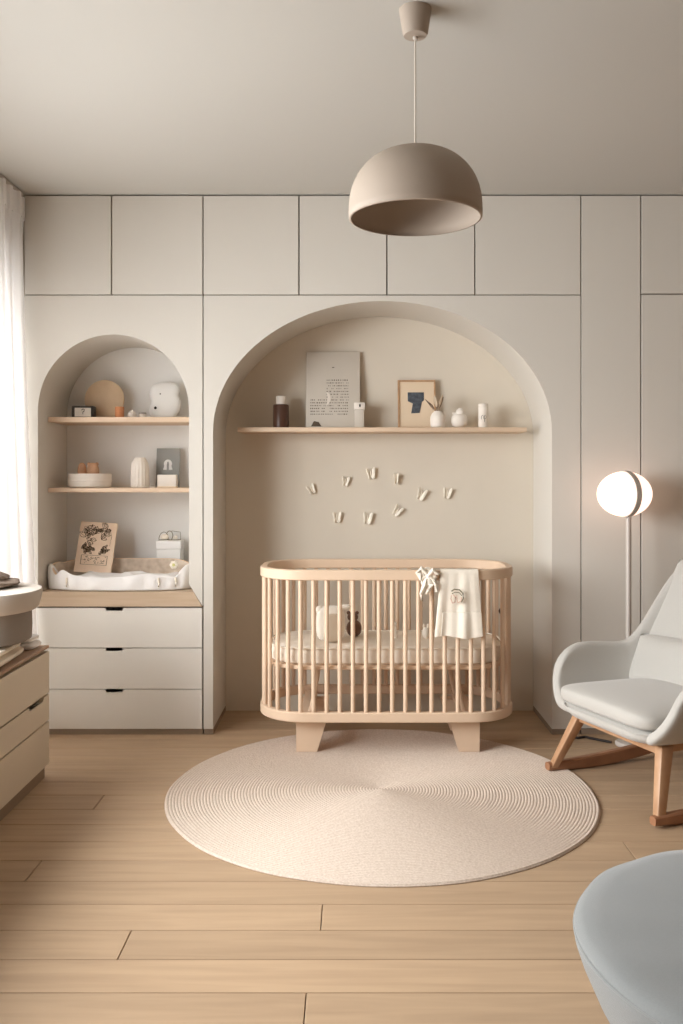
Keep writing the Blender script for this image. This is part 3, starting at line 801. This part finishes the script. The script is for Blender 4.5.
obj('peg', lathe(B(), [(.010,0),(.011,.004),(.006,.012),(.006,.05),(.003,.055)], 20), 'linen', t)
obj('bead', puff(B(), .012, .012, .012, e=1, ez=1, nu=18, nv=10, c=(-.003,0,.066)), 'ceramic', t)
t = thing('plush_mouse', 'tiny cream soft toy behind the slats under the draped blanket', 'soft toy', (X(426,yq), yq, zp-.003))
obj('body', puff(B(), .018, .016, .026, e=1, ez=.9, nu=22, nv=12, c=(0,0,.025)), 'plush', t)
for s in (-1,1): obj('ear', puff(B(), .006, .004, .012, e=1, ez=1, nu=14, nv=8, c=(s*.009,0,.056)), 'plush', t)

# blanket over the front rail
def drape(name, label, cat, x0t, x1t, x0b, x1b, zend, back, nu=36, fold=.007, seed=0, m='linen', th=.004):
    yF = ccy - CD; zt = zt1 + .0035; half = .017
    t = thing(name, label, cat, ((x0t+x1t)/2, yF+half, zt1))
    cx0 = (x0t+x1t)/2
    Lf = zt - zend
    prof = []
    nb = 8
    for i in range(nb+1): prof.append((half+.0065, -back*(1-i/nb)-.004, 0))
    prof += [(half+.003, .0005, 0), (half-.004, .0035, 0), (-half+.004, .0035, 0), (-half-.003, .0005, .03)]
    nf = 26
    for i in range(1, nf+1): prof.append((-half-.0065, -Lf*i/nf-.0, i/nf))
    n = len(prof)-1
    def f(u, v):
        k = min(n, int(round(v*n))); y, z, q = prof[k]
        xa = x0t + (x0b-x0t)*q; xb = x1t + (x1b-x1t)*q
        x = xa + (xb-xa)*u - cx0
        am = fold*q**.6
        y2 = y - am*(1+math.sin(u*11+seed+q*1.5))*.8 - am*.5*(1+math.sin(u*23+seed*2)) 
        zz_ = z + (.006*math.sin(u*7+seed) if q > .98 else 0)*q
        return (x, y2, zz_)
    o = obj('cloth', grid(B(), f, nu, n), m, t, solid=th, soff=0, sub=1)
    return t, f
bl, bf_ = drape('blanket', 'cream blanket with a small stitched face draped over the crib front rail', 'blanket', X(441,3.93), X(479,3.93), X(434.5,3.93), X(483.5,3.93), Z(637,3.93), .14)
o = obj('hem_band', grid(B(), lambda u, v: (lambda p: (p[0], p[1]-.0075-.003*math.sin(v*PI), p[2]))(bf_(.12+.88*u, .745+.255*v)), 24, 10), 'linen', bl, solid=.004, sub=1)
bm = B()
bx0 = bl.location.x; bz0 = bl.location.z
def bp_(px_, py_):
    return (X(px_,3.90)-bx0, -.048, Z(py_,3.90)-bz0)
tube(bm, [bp_(*p) for p in ((452,592),(455,590),(460,590.5),(463.5,594),(464,599),(462,603))], .0030, 6)
tube(bm, [bp_(*p) for p in ((452.5,594.5),(456,593),(460,593.5),(462.5,596.5))], .0020, 6)
obj('stitched_arc', bm, 'olive', bl)
bm = B(); tube(bm, [bp_(*p) for p in ((452,596),(451.5,600),(453,604),(455.5,603),(456,598),(453.5,595))], .0028, 6)
tube(bm, [bp_(*p) for p in ((457.5,596),(457.5,600),(458.5,603.5),(461.5,602),(462,598))], .0026, 6)
obj('stitched_face', bm, 'pink', bl)
# knotted muslin
t = thing('muslin_cloth', 'small knotted cream muslin with blush stripes, tied on the crib rail left of the blanket', 'cloth', (X(427,3.93), ccy-CD+.017, zt1))
tx = X(427,3.93)
def kp(px_, py_, y=-.03): return (X(px_,3.93)-tx, y, Z(py_,3.93)-zt1)
def rib(bm, pts, w, th=.3): tube(bm, pts, [q*1.55 for q in w], 12, rz=th)
bm = B(); ww = [.006,.010,.011,.009,.004]
rib(bm, [(kp(431,570)[0], .026, -.03), (kp(430,570)[0], .026, 0.0), (kp(429,570)[0], .0, .006), (kp(428,570)[0], -.026, .0), kp(427,577,-.03)], [.012,.012,.012,.012,.010], .35)
obj('loop_over_rail', bm, 'linen', t)
bm = B()
rib(bm, [kp(427,574,-.034), kp(421,568,-.036), kp(418.5,573,-.038), kp(421,579,-.036), kp(426,577,-.034)], [.007,.008,.009,.008,.006], .8)
rib(bm, [kp(428,576,-.036), kp(433,570,-.04), kp(437,574,-.038), kp(435,580,-.036), kp(430,578,-.034)], [.007,.009,.009,.008,.006], .8)
obj('bow_loop', bm, 'linen', t)
bm = B(); rib(bm, [kp(426,577,-.036), kp(424,586,-.04), kp(421.5,594,-.038), kp(422,601,-.036)], [.006,.010,.009,.004], .6)
rib(bm, [kp(429,577,-.036), kp(431,584,-.042), kp(429,590,-.040), kp(426,594,-.038)], [.006,.011,.010,.005], .6)
rib(bm, [kp(432,578,-.036), kp(436,585,-.040), kp(436,592,-.038)], [.006,.009,.005], .6)
obj('tail', bm, 'linen', t)
for q_, (px_, py_, a_, b_) in enumerate(((426,583,.020,.030),(432,577,.018,.016),(422,575,.014,.018))):
    obj('fold', puff(B(), a_, .010, b_, e=1, ez=1, nu=30, nv=18, c=kp(px_,py_,-.031), f=lambda p: Vector((p.x+.003*math.sin(p.z*160), p.y-.003*math.sin(p.x*300+p.z*90), p.z))), 'linen', t)
obj('knot', puff(B(), .013, .010, .012, e=1, ez=1, nu=18, nv=10, c=kp(428,577,-.036)), 'whitecloth', t)
bm = B()
for a in (((429,575.5),(433,573),(437,577)), ((424,582),(423,589),(421.5,596))): tube(bm, [kp(p[0],p[1],-.048) for p in a], .0014, 6)
obj('stripe', bm, 'pink', t)
t = tag(obj('wooden_bead', puff(B(), .007, .007, .013, e=1, ez=1.3, nu=18, nv=12, c=(0,0,0)), 'brown', loc=(X(500,4.06), 4.058, Z(611,4.06))), 'tiny dark wooden bead hanging at the right end of the crib', 'bead')

# ------------------------------------------------------------------ rug
bm = B()
RR = .834; npitch = 70; pitch = RR/npitch; prof = [(.0005, .008)]
for k in range(npitch):
    for q in (0, .25, .5, .75):
        r = (k+q)*pitch
        if r < .002: continue
        prof.append((r, .0074 + .0020*math.sin(q*PI)**.7))
prof += [(RR, .0055), (RR+.003, .003), (RR+.002, .0004)]
seg = 256; rings = []
rr = random.Random(5); ph = [rr.uniform(0,6.28) for _ in range(6)]
def wob(a, r): return 1 + .0022*(r/RR)**3*(math.sin(3*a+ph[0])+math.sin(7*a+ph[1])*.7+math.sin(17*a+ph[2])*.35)
for r, z in prof: rings.append([bm.verts.new((r*wob(2*PI*i/seg,r)*math.cos(2*PI*i/seg), r*wob(2*PI*i/seg,r)*math.sin(2*PI*i/seg), z)) for i in range(seg)])
for a, b_ in zip(rings, rings[1:]):
    for i in range(seg): bm.faces.new((a[i], a[(i+1)%seg], b_[(i+1)%seg], b_[i]))
bm.faces.new(rings[0]); bm.faces.new(rings[-1][::-1])
tag(obj('round_rug', bm, 'rug', loc=(.122, 3.562, 0), smooth=0), 'round cream braided rug under and in front of the crib', 'rug')
# ------------------------------------------------------------------ pendant lamp
PYL = 2.61
t = thing('pendant_lamp', 'taupe dome pendant lamp hanging from the ceiling', 'lamp', (X(415.3,PYL), PYL, 0))
r0 = hz(349,482,PYL)/2; zr = Z(219,PYL); zt_ = Z(150,PYL)+.0
hd_ = zt_-zr
prof = []
for i in range(26):
    a = i/25*PI/2; c_, s_ = math.cos(a), math.sin(a)
    prof.append((max(.006, r0*c_**.80), zr + .03 + (hd_-.03)*s_**.95))
outer = [(r0*.985, zr), (r0*1.0, zr+.002), (r0*1.004,zr+.02)] + prof
inner = [(max(.004, r-.0035), z-.0035 if z > zr+.02 else z) for r, z in outer]
bm = lathe(B(), inner[::-1] + outer, 96, caps=False)
dome = obj('lamp_shade', bm, 'shade', t, smooth=60)
tilt = 0
obj('socket', lathe(B(), [(.020,zt_-.012),(.022,zt_-.02),(.022,zt_-.07),(.018,zt_-.075)][::-1], 32), 'shade', t)
obj('bulb', puff(B(), .03, .03, .035, e=1, ez=1, nu=24, nv=14, c=(0,0,zt_-.105)), 'ceramic', t)
obj('grommet', lathe(B(), [(.009,zt_-.004),(.009,zt_+.003),(.004,zt_+.008)], 20), 'steel', t)
obj('cord', tube(B(), [(0,0,zt_+.002),(0,0,CEIL-.09)], .0025, 8), 'cord', t)
rc = hz(399.5,432.5,2.58)/2
obj('canopy', lathe(B(), [(.008,Z(37,PYL)-.0),(rc*.70,Z(36,PYL)),(rc*.78,Z(33,PYL)),(rc,CEIL-.0005)], 48), 'shade', t)
obj('cord_grip', lathe(B(), [(.005,Z(37,PYL)-.008),(.007,Z(37,PYL)-.006),(.007,Z(37,PYL)+.002)], 16), 'steel', t)

# ------------------------------------------------------------------ floor lamp
LY = 4.16
lx = X(628.5, LY); lz = Z(494, LY)
t = thing('floor_lamp', 'slim floor lamp with a lit oval globe and grey band behind the rocking chair', 'lamp', (lx, LY, 0))
obj('base', lathe(B(), [(.056,0),(.060,.004),(.060,.014),(.054,.02),(.02,.022)], 56), 'steel', t)
obj('power_cord', tube(B(), [(-.07,.03,.006),(-.12,.07,.006),(-.17,.115,.006),(-.21,.10,.006),(-.23,.115,.006),(-.27,.11,.006)], .006, 8), 'cutout', t)
obj('pole', lathe(B(), [(.0125,.0215),(.0125,Z(518,LY))], 24), 'steel', t)
ga, gb = hz(597.5,651.3,LY)/2, hz(471.3,516.5,LY)/2
gx = X(624.4,LY)-lx
dirv = Matrix.Rotation(math.radians(-32), 4, 'Z')
bm = puff(B(), ga, ga*.92, gb, e=1, ez=1, nu=64, nv=36); 
obj('globe', bm, 'globe', t, loc=(gx, 0, lz), smooth=60)
# band: great circle in a vertical plane turned so that it bows to the right
bm = B(); n = 72; a_ = math.radians(-73); rings = []
nrm = Vector((math.sin(a_), -math.cos(a_), 0)); tg = Vector((math.cos(a_), math.sin(a_), 0))
# plane offset sideways so the band sits right of the centre
for i in range(n):
    th = 2*PI*i/n
    def pt(k, off):
        base = nrm*off
        p = tg*math.cos(th) + Vector((0,0,1))*math.sin(th)
        sc = 1/math.sqrt((p.x/ga)**2 + (p.y/(ga*.92))**2 + (p.z/gb)**2)
        return base + p*sc*k
    w_ = .013
    rings.append([bm.verts.new(pt(.985,-w_)), bm.verts.new(pt(1.03,-w_)), bm.verts.new(pt(1.03,w_)), bm.verts.new(pt(.985,w_))])
for i in range(n):
    a, b_ = rings[i], rings[(i+1)%n]
    for k in range(4): bm.faces.new((a[k], a[(k+1)%4], b_[(k+1)%4], b_[k]))
obj('band', bm, 'steel', t, loc=(gx,0,lz))
obj('neck', tube(B(), [(0,0,Z(520,LY)),(0.002,0,Z(514,LY)),(.010,0,Z(509,LY)-.002)], [.0125,.012,.010], 16), 'steel', t)

# ------------------------------------------------------------------ rocking chair (local: +x front, +y towards the viewer)
ang = math.radians(202)
ch_ = thing('rocking_chair', 'light grey upholstered rocking armchair on oak rockers at the right', 'chair', (1.250, 3.60, 0), ang)
st = [ # base(x,y,z) , mid bulge, rim(x,y,z)
 ((.300,.262,0.298), (.286,.330,.36), (.258,.350,.430)),
 ((.285,.278,0.294), (.250,.345,.38), (.215,.362,.502)),
 ((.200,.284,0.292), (.170,.348,.39), (.140,.366,.535)),
 ((.080,.284,0.292), (.060,.345,.39), (.040,.362,.530)),
 ((-.040,.275,0.292), (-.055,.335,.40), (-.050,.350,.520)),
 ((-.120,.258,0.292), (-.135,.312,.42), (-.118,.332,.528)),
 ((-.180,.225,0.295), (-.200,.275,.46), (-.180,.290,.665)),
 ((-.220,.175,0.300), (-.250,.220,.50), (-.256,.243,.828)),
 ((-.240,.100,0.302), (-.285,.140,.53), (-.312,.200,.888)),
 ((-.246,.045,0.304), (-.295,.070,.54), (-.340,.110,.908)),
]
left = st; right = [tuple((a[0], -a[1], a[2]) for a in s) for s in st]
seq = left + [((-.248,0,.304), (-.298,0,.54), (-.345,0,.912))] + right[::-1]
bm = B(); cols = []
def bez(p0, pm, p1, s):
    p0, pm, p1 = Vector(p0), Vector(pm), Vector(p1)
    c = pm*2 - (p0+p1)/2
    return p0*(1-s)**2 + c*2*s*(1-s) + p1*s*s
for s_ in seq:
    b0, m0, r0_ = s_
    col = [bm.verts.new(bez(b0,m0,r0_,k/6)) for k in range(7)]
    # tuck under
    u = bm.verts.new((b0[0]*.88, b0[1]*.80, b0[2]-.016))
    cols.append([u]+col)
for a, b_ in zip(cols, cols[1:]):
    for k in range(7): bm.faces.new((a[k], b_[k], b_[k+1], a[k+1]))
obj('shell', bm, 'uph', ch_, solid=.044, soff=0, sub=2, smooth=180)
# seat base under cushion
lp = []
for d, z in ((.06,.260),(.02,.267),(.004,.283),(.0,.296),(.004,.308),(.03,.314)):
    lp.append([(x+.045, y_, z) for x, y_ in rrect(.268-d, .285-d, .11, n=10)])
obj('seat_base', loopstack(B(), lp), 'uph', ch_, smooth=60)
bm = B()
tube(bm, [(x+.045, y_, .3065) for x, y_ in rrect(.274, .286, .11, n=10)], .003, 6, closed=True)
obj('welt', bm, 'uph', ch_)
# seat cushion
def cf(p):
    return Vector((p.x, p.y, p.z + .008*(1-(p.y/.29)**2)*(1 if p.z > .345 else 0) + .015*(p.x-.05)))
obj('seat_cushion', puff(B(), .272, .288, .042, e=.28, ez=.55, nu=72, nv=24, c=(.054,0,.347), f=cf), 'uph', ch_, smooth=80)
# lumbar cushion and upper back pad follow the recline
def backf(z0, z1, yw0, yw1, th, push):
    bm = B(); nu, nv = 28, 20
    def surf(u, v, sgn):
        y_ = (yw0+(yw1-yw0)*v)*(2*u-1)
        z = z0+(z1-z0)*v
        q = (z-.30)/.70
        xb = -.215 - .165*q + .10*(abs(y_)/.33)**2.4
        edge = max(0, (1-abs(2*u-1)**5)*(1-abs(2*v-1)**5))**.5
        return Vector((xb + push + sgn*th*edge, y_, z))
    g = {}
    for sgn in (1,-1):
        for i in range(nu+1):
            for j in range(nv+1):
                if sgn < 0 and (i in (0,nu) or j in (0,nv)): g[(sgn,i,j)] = g[(1,i,j)]
                else: g[(sgn,i,j)] = bm.verts.new(surf(i/nu, j/nv, sgn))
        for i in range(nu):
            for j in range(nv):
                bm.faces.new((g[(sgn,i,j)], g[(sgn,i+1,j)], g[(sgn,i+1,j+1)], g[(sgn,i,j+1)]))
    return bm
obj('back_pad', backf(.50, .885, .318, .225, .036, .022), 'uph', ch_, smooth=80)
obj('lumbar_cushion', backf(.352, .560, .315, .292, .050, .064), 'uph', ch_, smooth=80)
# wood base
def beam(p0, p1, w0, d0, w1, d1, bev=.006, axis='y'):
    """tapered beam; w along local x, d along local y"""
    bm = B(); p0, p1 = Vector(p0), Vector(p1)
    vs = []
    for p, w, d in ((p0,w0,d0),(p1,w1,d1)):
        for a, b_ in ((-1,-1),(1,-1),(1,1),(-1,1)):
            vs.append(bm.verts.new(p + Vector((a*w/2, b_*d/2, 0))))
    a, b_ = vs[:4], vs[4:]
    bm.faces.new(a[::-1]); bm.faces.new(b_)
    for k in range(4): bm.faces.new((a[k], a[(k+1)%4], b_[(k+1)%4], b_[k]))
    bmesh.ops.bevel(bm, geom=bm.edges[:], offset=bev, segments=2, profile=.5, affect='EDGES')
    return bm
for s in (-1, 1):
    obj('leg', beam((.205,s*.245,.262), (.298,s*.322,.018), .058,.040,.036,.030), 'chairw', ch_)
    obj('leg', beam((-.150,s*.215,.262), (-.250,s*.322,.048), .052,.038,.034,.030), 'chairw', ch_)
    # rocker
    bm = B(); n = 30; loops = []
    for i in range(n+1):
        x = .325 - .90*i/n; y_ = s*.322
        zc_ = ((x-.10)**2)/(2*2.0)
        hh = .030 + .026*math.sin(min(1, i/n*1.15)*PI)**.8
        c0 = .006
        loops.append([(x, y_-.016, zc_+c0), (x, y_-.016+c0, zc_), (x, y_+.016-c0, zc_), (x, y_+.016, zc_+c0), (x, y_+.016, zc_+hh-c0), (x, y_+.016-c0, zc_+hh), (x, y_-.016+c0, zc_+hh), (x, y_-.016, zc_+hh-c0)])
    obj('rocker', loopstack(bm, loops), 'chairshade', ch_)
    obj('side_rail', beam((.205,s*.235,.214), (.205,s*.235,.236), .05,.034,.05,.034) if False else box(B(), -.165, .215, s*.225-.016, s*.225+.016, .228, .262, bev=.006), 'chairw', ch_)
obj('front_rail', box(B(), .185, .228, -.262, .262, .224, .264, bev=.007), 'chairw', ch_)
obj('rear_rail', box(B(), -.17, -.135, -.235, .235, .226, .263, bev=.007), 'chairw', ch_)

# ------------------------------------------------------------------ pouf in the foreground
t = thing('pouf', 'round blue grey fabric pouf in the near right corner', 'pouf', (.886, 1.755, 0))
RP = .44
prof = [(.27,0.001),(.29,.010),(.305,.05),(.345,.12),(.390,.20),(.421,.27),(.434,.310),(.436,.325),(.432,.340),(.415,.350),(.38,.354),(.30,.356),(.15,.357),(.01,.358)]
bm = B(); seg = 128; rings = []
for r, z in prof:
    rings.append([bm.verts.new((r*math.cos(2*PI*i/seg)*(1+.003*math.sin(9*2*PI*i/seg)), r*math.sin(2*PI*i/seg), z+(.0015*math.sin(13*2*PI*i/seg+r*20) if z>.3 else 0))) for i in range(seg)])
for a, b_ in zip(rings, rings[1:]):
    for i in range(seg): bm.faces.new((a[i], a[(i+1)%seg], b_[(i+1)%seg], b_[i]))
bm.faces.new(rings[0][::-1]); bm.faces.new(rings[-1])
obj('cover', bm, 'pouf', t, smooth=70)
obj('piping', tube(B(), [(.4345*math.cos(2*PI*i/96), .4345*math.sin(2*PI*i/96), .326) for i in range(96)], .004, 8, closed=True), 'pouf', t)
bm = B()
pts = [(-.40+.5*i/30, -.33+.035*math.sin(i/30*2.2)+.004*math.sin(i), .3545) for i in range(31)]
pts = [(x, y_, .3555 if math.hypot(x,y_) < .36 else .3555-(math.hypot(x,y_)-.36)*.18) for x, y_, z in pts if math.hypot(x,y_) < .415]
obj('seam', tube(bm, pts, .0022, 6), 'pouf', t)

# ------------------------------------------------------------------ dresser on the left
DX0, DX1, DY0, DY1 = -1.63, -1.25, 1.75, 3.74
t = thing('dresser', 'low cream dresser with a brown wooden top along the left wall', 'dresser', ((DX0+DX1)/2, (DY0+DY1)/2, 0))
w = (DX1-DX0)/2; l = (DY1-DY0)/2
ztp = Z(645, 3.74)
obj('plinth', box(B(), -w+.01, w-.012, -l+.01, l-.02, 0, .049), 'plinth', t)
obj('body', box(B(), -w, w-.021, -l, l, .05, ztp-.022, bev=.001, seg=1), 'cream', t)
obj('gap_shade', box(B(), -w+.005, w-.022, -l+.003, l-.003, ztp-.0215, ztp-.0125), 'cutout', t)  # dark strip painted in for the shade of the gap below the top
obj('top', box(B(), -w, w, -l, l, ztp-.012, ztp, bev=.002, seg=1), 'drtop', t)
zs = [.05, .232, .345, ztp-.021]
for c in range(2):
    ya, yb_ = (-l, -.002) if c == 0 else (.002, l)
    for k in range(3):
        a, b_ = zs[k]+.003, zs[k+1]-.004
        # polygon in y,z with a finger cut in the top edge
        hc_ = yb_ - .17 if c else ya + .17
        hc_ = yb_ - .15
        pts = [(ya,a),(yb_,a),(yb_,b_)]
        if k == 1: pts += [(hc_+.085,b_),(hc_+.078,b_-.014),(hc_-.078,b_-.014),(hc_-.085,b_)]
        pts += [(ya,b_)]
        bm = prism_xz(B(), pts, 0, .019)
        bmesh.ops.transform(bm, matrix=Matrix(((0,-1,0,w),(1,0,0,0),(0,0,1,0),(0,0,0,1))), verts=bm.verts[:])
        d = obj('drawer', bm, 'cream', t)
        if k == 1:
            obj('finger_cut_shade', box(B(), w-.0205, w-.0195, hc_-.09, hc_+.09, b_-.018, b_+.003), 'cutout', d)  # dark plate as painted shade inside the finger cut
# things on the dresser
zt_d = ztp + E
t = thing('folded_blanket', 'thick peach beige folded blanket under the grey basket on the dresser', 'blanket', (-1.45, 3.365, zt_d), .05)
obj('lower_fold', puff(B(), .180, .22, .018, e=.3, ez=.6, nu=48, nv=12, c=(0,0,.018)), 'linen', t)
obj('upper_fold', puff(B(), .176, .215, .016, e=.3, ez=.6, nu=48, nv=12, c=(-.002,-.003,.050)), 'linen', t)
t = thing('folded_towel', 'white folded towel at the far corner of the dresser top', 'towel', (-1.355, 3.665, zt_d), .0)
obj('layer', puff(B(), .085, .060, .015, e=.3, ez=.6, nu=40, nv=12, c=(0,0,.015)), 'whitecloth', t)
obj('layer', puff(B(), .080, .056, .013, e=.3, ez=.6, nu=40, nv=12, c=(-.003,0,.042)), 'whitecloth', t)
zbk = zt_d + .0668
cb = (-1.462, 3.46)
t = thing('storage_basket', 'round grey felt basket with a wide padded cream lid on the dresser', 'basket', (cb[0], cb[1], zbk))
Rb = .228; hb = .118
obj('body', lathe(B(), [(Rb*.93,0),(Rb*.99,.008),(Rb*1.0,hb*.5),(Rb*.99,hb)], 64), 'felt', t)
Rl = .266
obj('lid', lathe(B(), [(Rb*1.0,hb+.0005),(Rl*.92,hb+.004),(Rl*.955,hb+.014),(Rl*.98,hb+.040),(Rl,hb+.070),(Rl*.985,hb+.080),(Rl*.75,hb+.084),(Rl*.4,hb+.085),(.01,hb+.085)], 72), 'pad', t, smooth=60)
t = thing('folded_cloth', 'crumpled taupe cloth lying on the padded basket lid', 'cloth', (-1.42, 3.50, zbk+hb+.0865))
def crump(zc_, am):
    return lambda p: Vector((p.x+.006*math.sin(p.y*60+p.z*80), p.y+.006*math.sin(p.x*55), max(.0003, p.z + (am*math.sin(p.x*48+p.y*25)+am*.6*math.sin(p.x*90-p.y*60) if p.z > zc_ else 0))))
obj('lower_fold', puff(B(), .125, .12, .016, e=.75, ez=.8, nu=60, nv=20, c=(0,0,.016), f=crump(.018,.004)), 'brownc', t)
obj('upper_fold', puff(B(), .098, .10, .018, e=.8, ez=.9, nu=60, nv=20, c=(-.012,0,.036), f=crump(.034,.006)), 'brownc', t)

# ------------------------------------------------------------------ curtain and rail
def cpath(s):
    """s 0 at the back wall -> 1 towards the viewer"""
    if s < .10: return -1.80 + .232*smoothstep(0, 1, s/.10), 4.305 - .01*s/.10  # end wrapped to the wall, added to stop window light leaking past
    y_ = 4.295 - (s-.10)*1.13
    x = -1.568 - .14*smoothstep(.32, .62, s)
    return x, y_
cur = thing('curtain', 'sheer white floor length curtain gathered at the left of the niche wall', 'curtain', (-1.6, 4.0, 0))
ztc = CEIL-.028
def cfun(u, v):
    s = u; x, y_ = cpath(s)
    z = .012 + (ztc-.012)*v
    low = 1-v
    flare = .09*low**1.3*math.exp(-((s-.1)/.28)**2)*smoothstep(.0, .1, s)
    am = .020 + .018*low + .004*math.sin(s*9)
    ph_ = s*1.05/.085*2*PI
    am *= (.55 if v > .955 else 1)*smoothstep(.07, .14, s)
    x2 = x + am*math.sin(ph_ + .35*math.sin(low*2.3)) + flare + .006*math.sin(ph_*.5+low*3)
    if v > .955: x2 += .012
    y2 = y_ + .008*math.sin(ph_*2+1) - .0*low
    return (x2+1.6, y2-4.0, z)
bm = grid(B(), cfun, 360, 28)
obj('drop', bm, 'sheer', cur, solid=0, smooth=80)
bm = B()
def hfun(u, v):
    p = cfun(u, .957 + .043*v); return (p[0]+.004, p[1], p[2])
obj('heading_tape', grid(bm, hfun, 360, 3), 'sheer', cur, smooth=80)
rl = thing('curtain_rail', 'slim ceiling curtain rail running along the left wall', 'curtain rail', (-1.6, 4.0, CEIL-.026))
bm = B()
pts = [(cpath(s/40)[0]+1.6, cpath(s/40)[1]-4.0, .014) for s in range(41)]
pts += [(pts[-1][0], pts[-1][1]-k*.3, .014) for k in range(1, 8)]
tube(bm, pts, .009, 8, rz=1.3)
obj('track', bm, 'steel', rl)
for k in range(14):
    s = (k+.5)/14; x, y_ = cpath(s)
    obj('glider', box(B(), x+1.6-.004, x+1.6+.004, y_-4.0-.004, y_-4.0+.004, -.004, .003, bev=.001, seg=1), 'ceramic', rl)

# ------------------------------------------------------------------ light
w_ = bpy.data.worlds.new('World'); bpy.context.scene.world = w_; w_.use_nodes = True
w_.node_tree.nodes['Background'].inputs[0].default_value = (.96,.98,1,1); w_.node_tree.nodes['Background'].inputs[1].default_value = 3.0
def area(name, loc, rot, sx_, sy_, power, col, spread=180):
    l_ = bpy.data.lights.new(name, 'AREA'); l_.shape = 'RECTANGLE'; l_.size = sx_; l_.size_y = sy_; l_.energy = power; l_.color = col; l_.spread = math.radians(spread)
    o = bpy.data.objects.new(name, l_); C.objects.link(o); o.location = loc; o.rotation_euler = rot
    return o
# daylight arriving through the window
a = area('window_daylight', (RX0-1.1, 2.1, 1.85), (0, math.radians(-68), math.radians(8)), 2.2, 3.6, 450, (.96,.98,.99))

# ------------------------------------------------------------------ camera
cam = bpy.data.cameras.new('camera'); co = bpy.data.objects.new('camera', cam); C.objects.link(co)
co.location = (0,0,CH); co.rotation_euler = (PI/2,0,0)
cam.sensor_fit = 'HORIZONTAL'; cam.sensor_width = 36; cam.lens = F/683*36
cam.shift_x = -(PX-341.5)/683; cam.shift_y = (PY-512)/683
cam.clip_start = .05
sc = bpy.context.scene; sc.camera = co
sc.view_settings.view_transform = 'Standard'; sc.view_settings.look = 'None'; sc.view_settings.gamma = 1; sc.view_settings.use_curve_mapping = False
sc.view_settings.exposure = -0.07
sc.cycles.use_denoising = True
try: sc.cycles.denoiser = 'OPENIMAGEDENOISE'
except Exception: pass
sc.cycles.max_bounces = 10; sc.cycles.diffuse_bounces = 8; sc.cycles.transmission_bounces = 6
sc.cycles.sample_clamp_indirect = 6
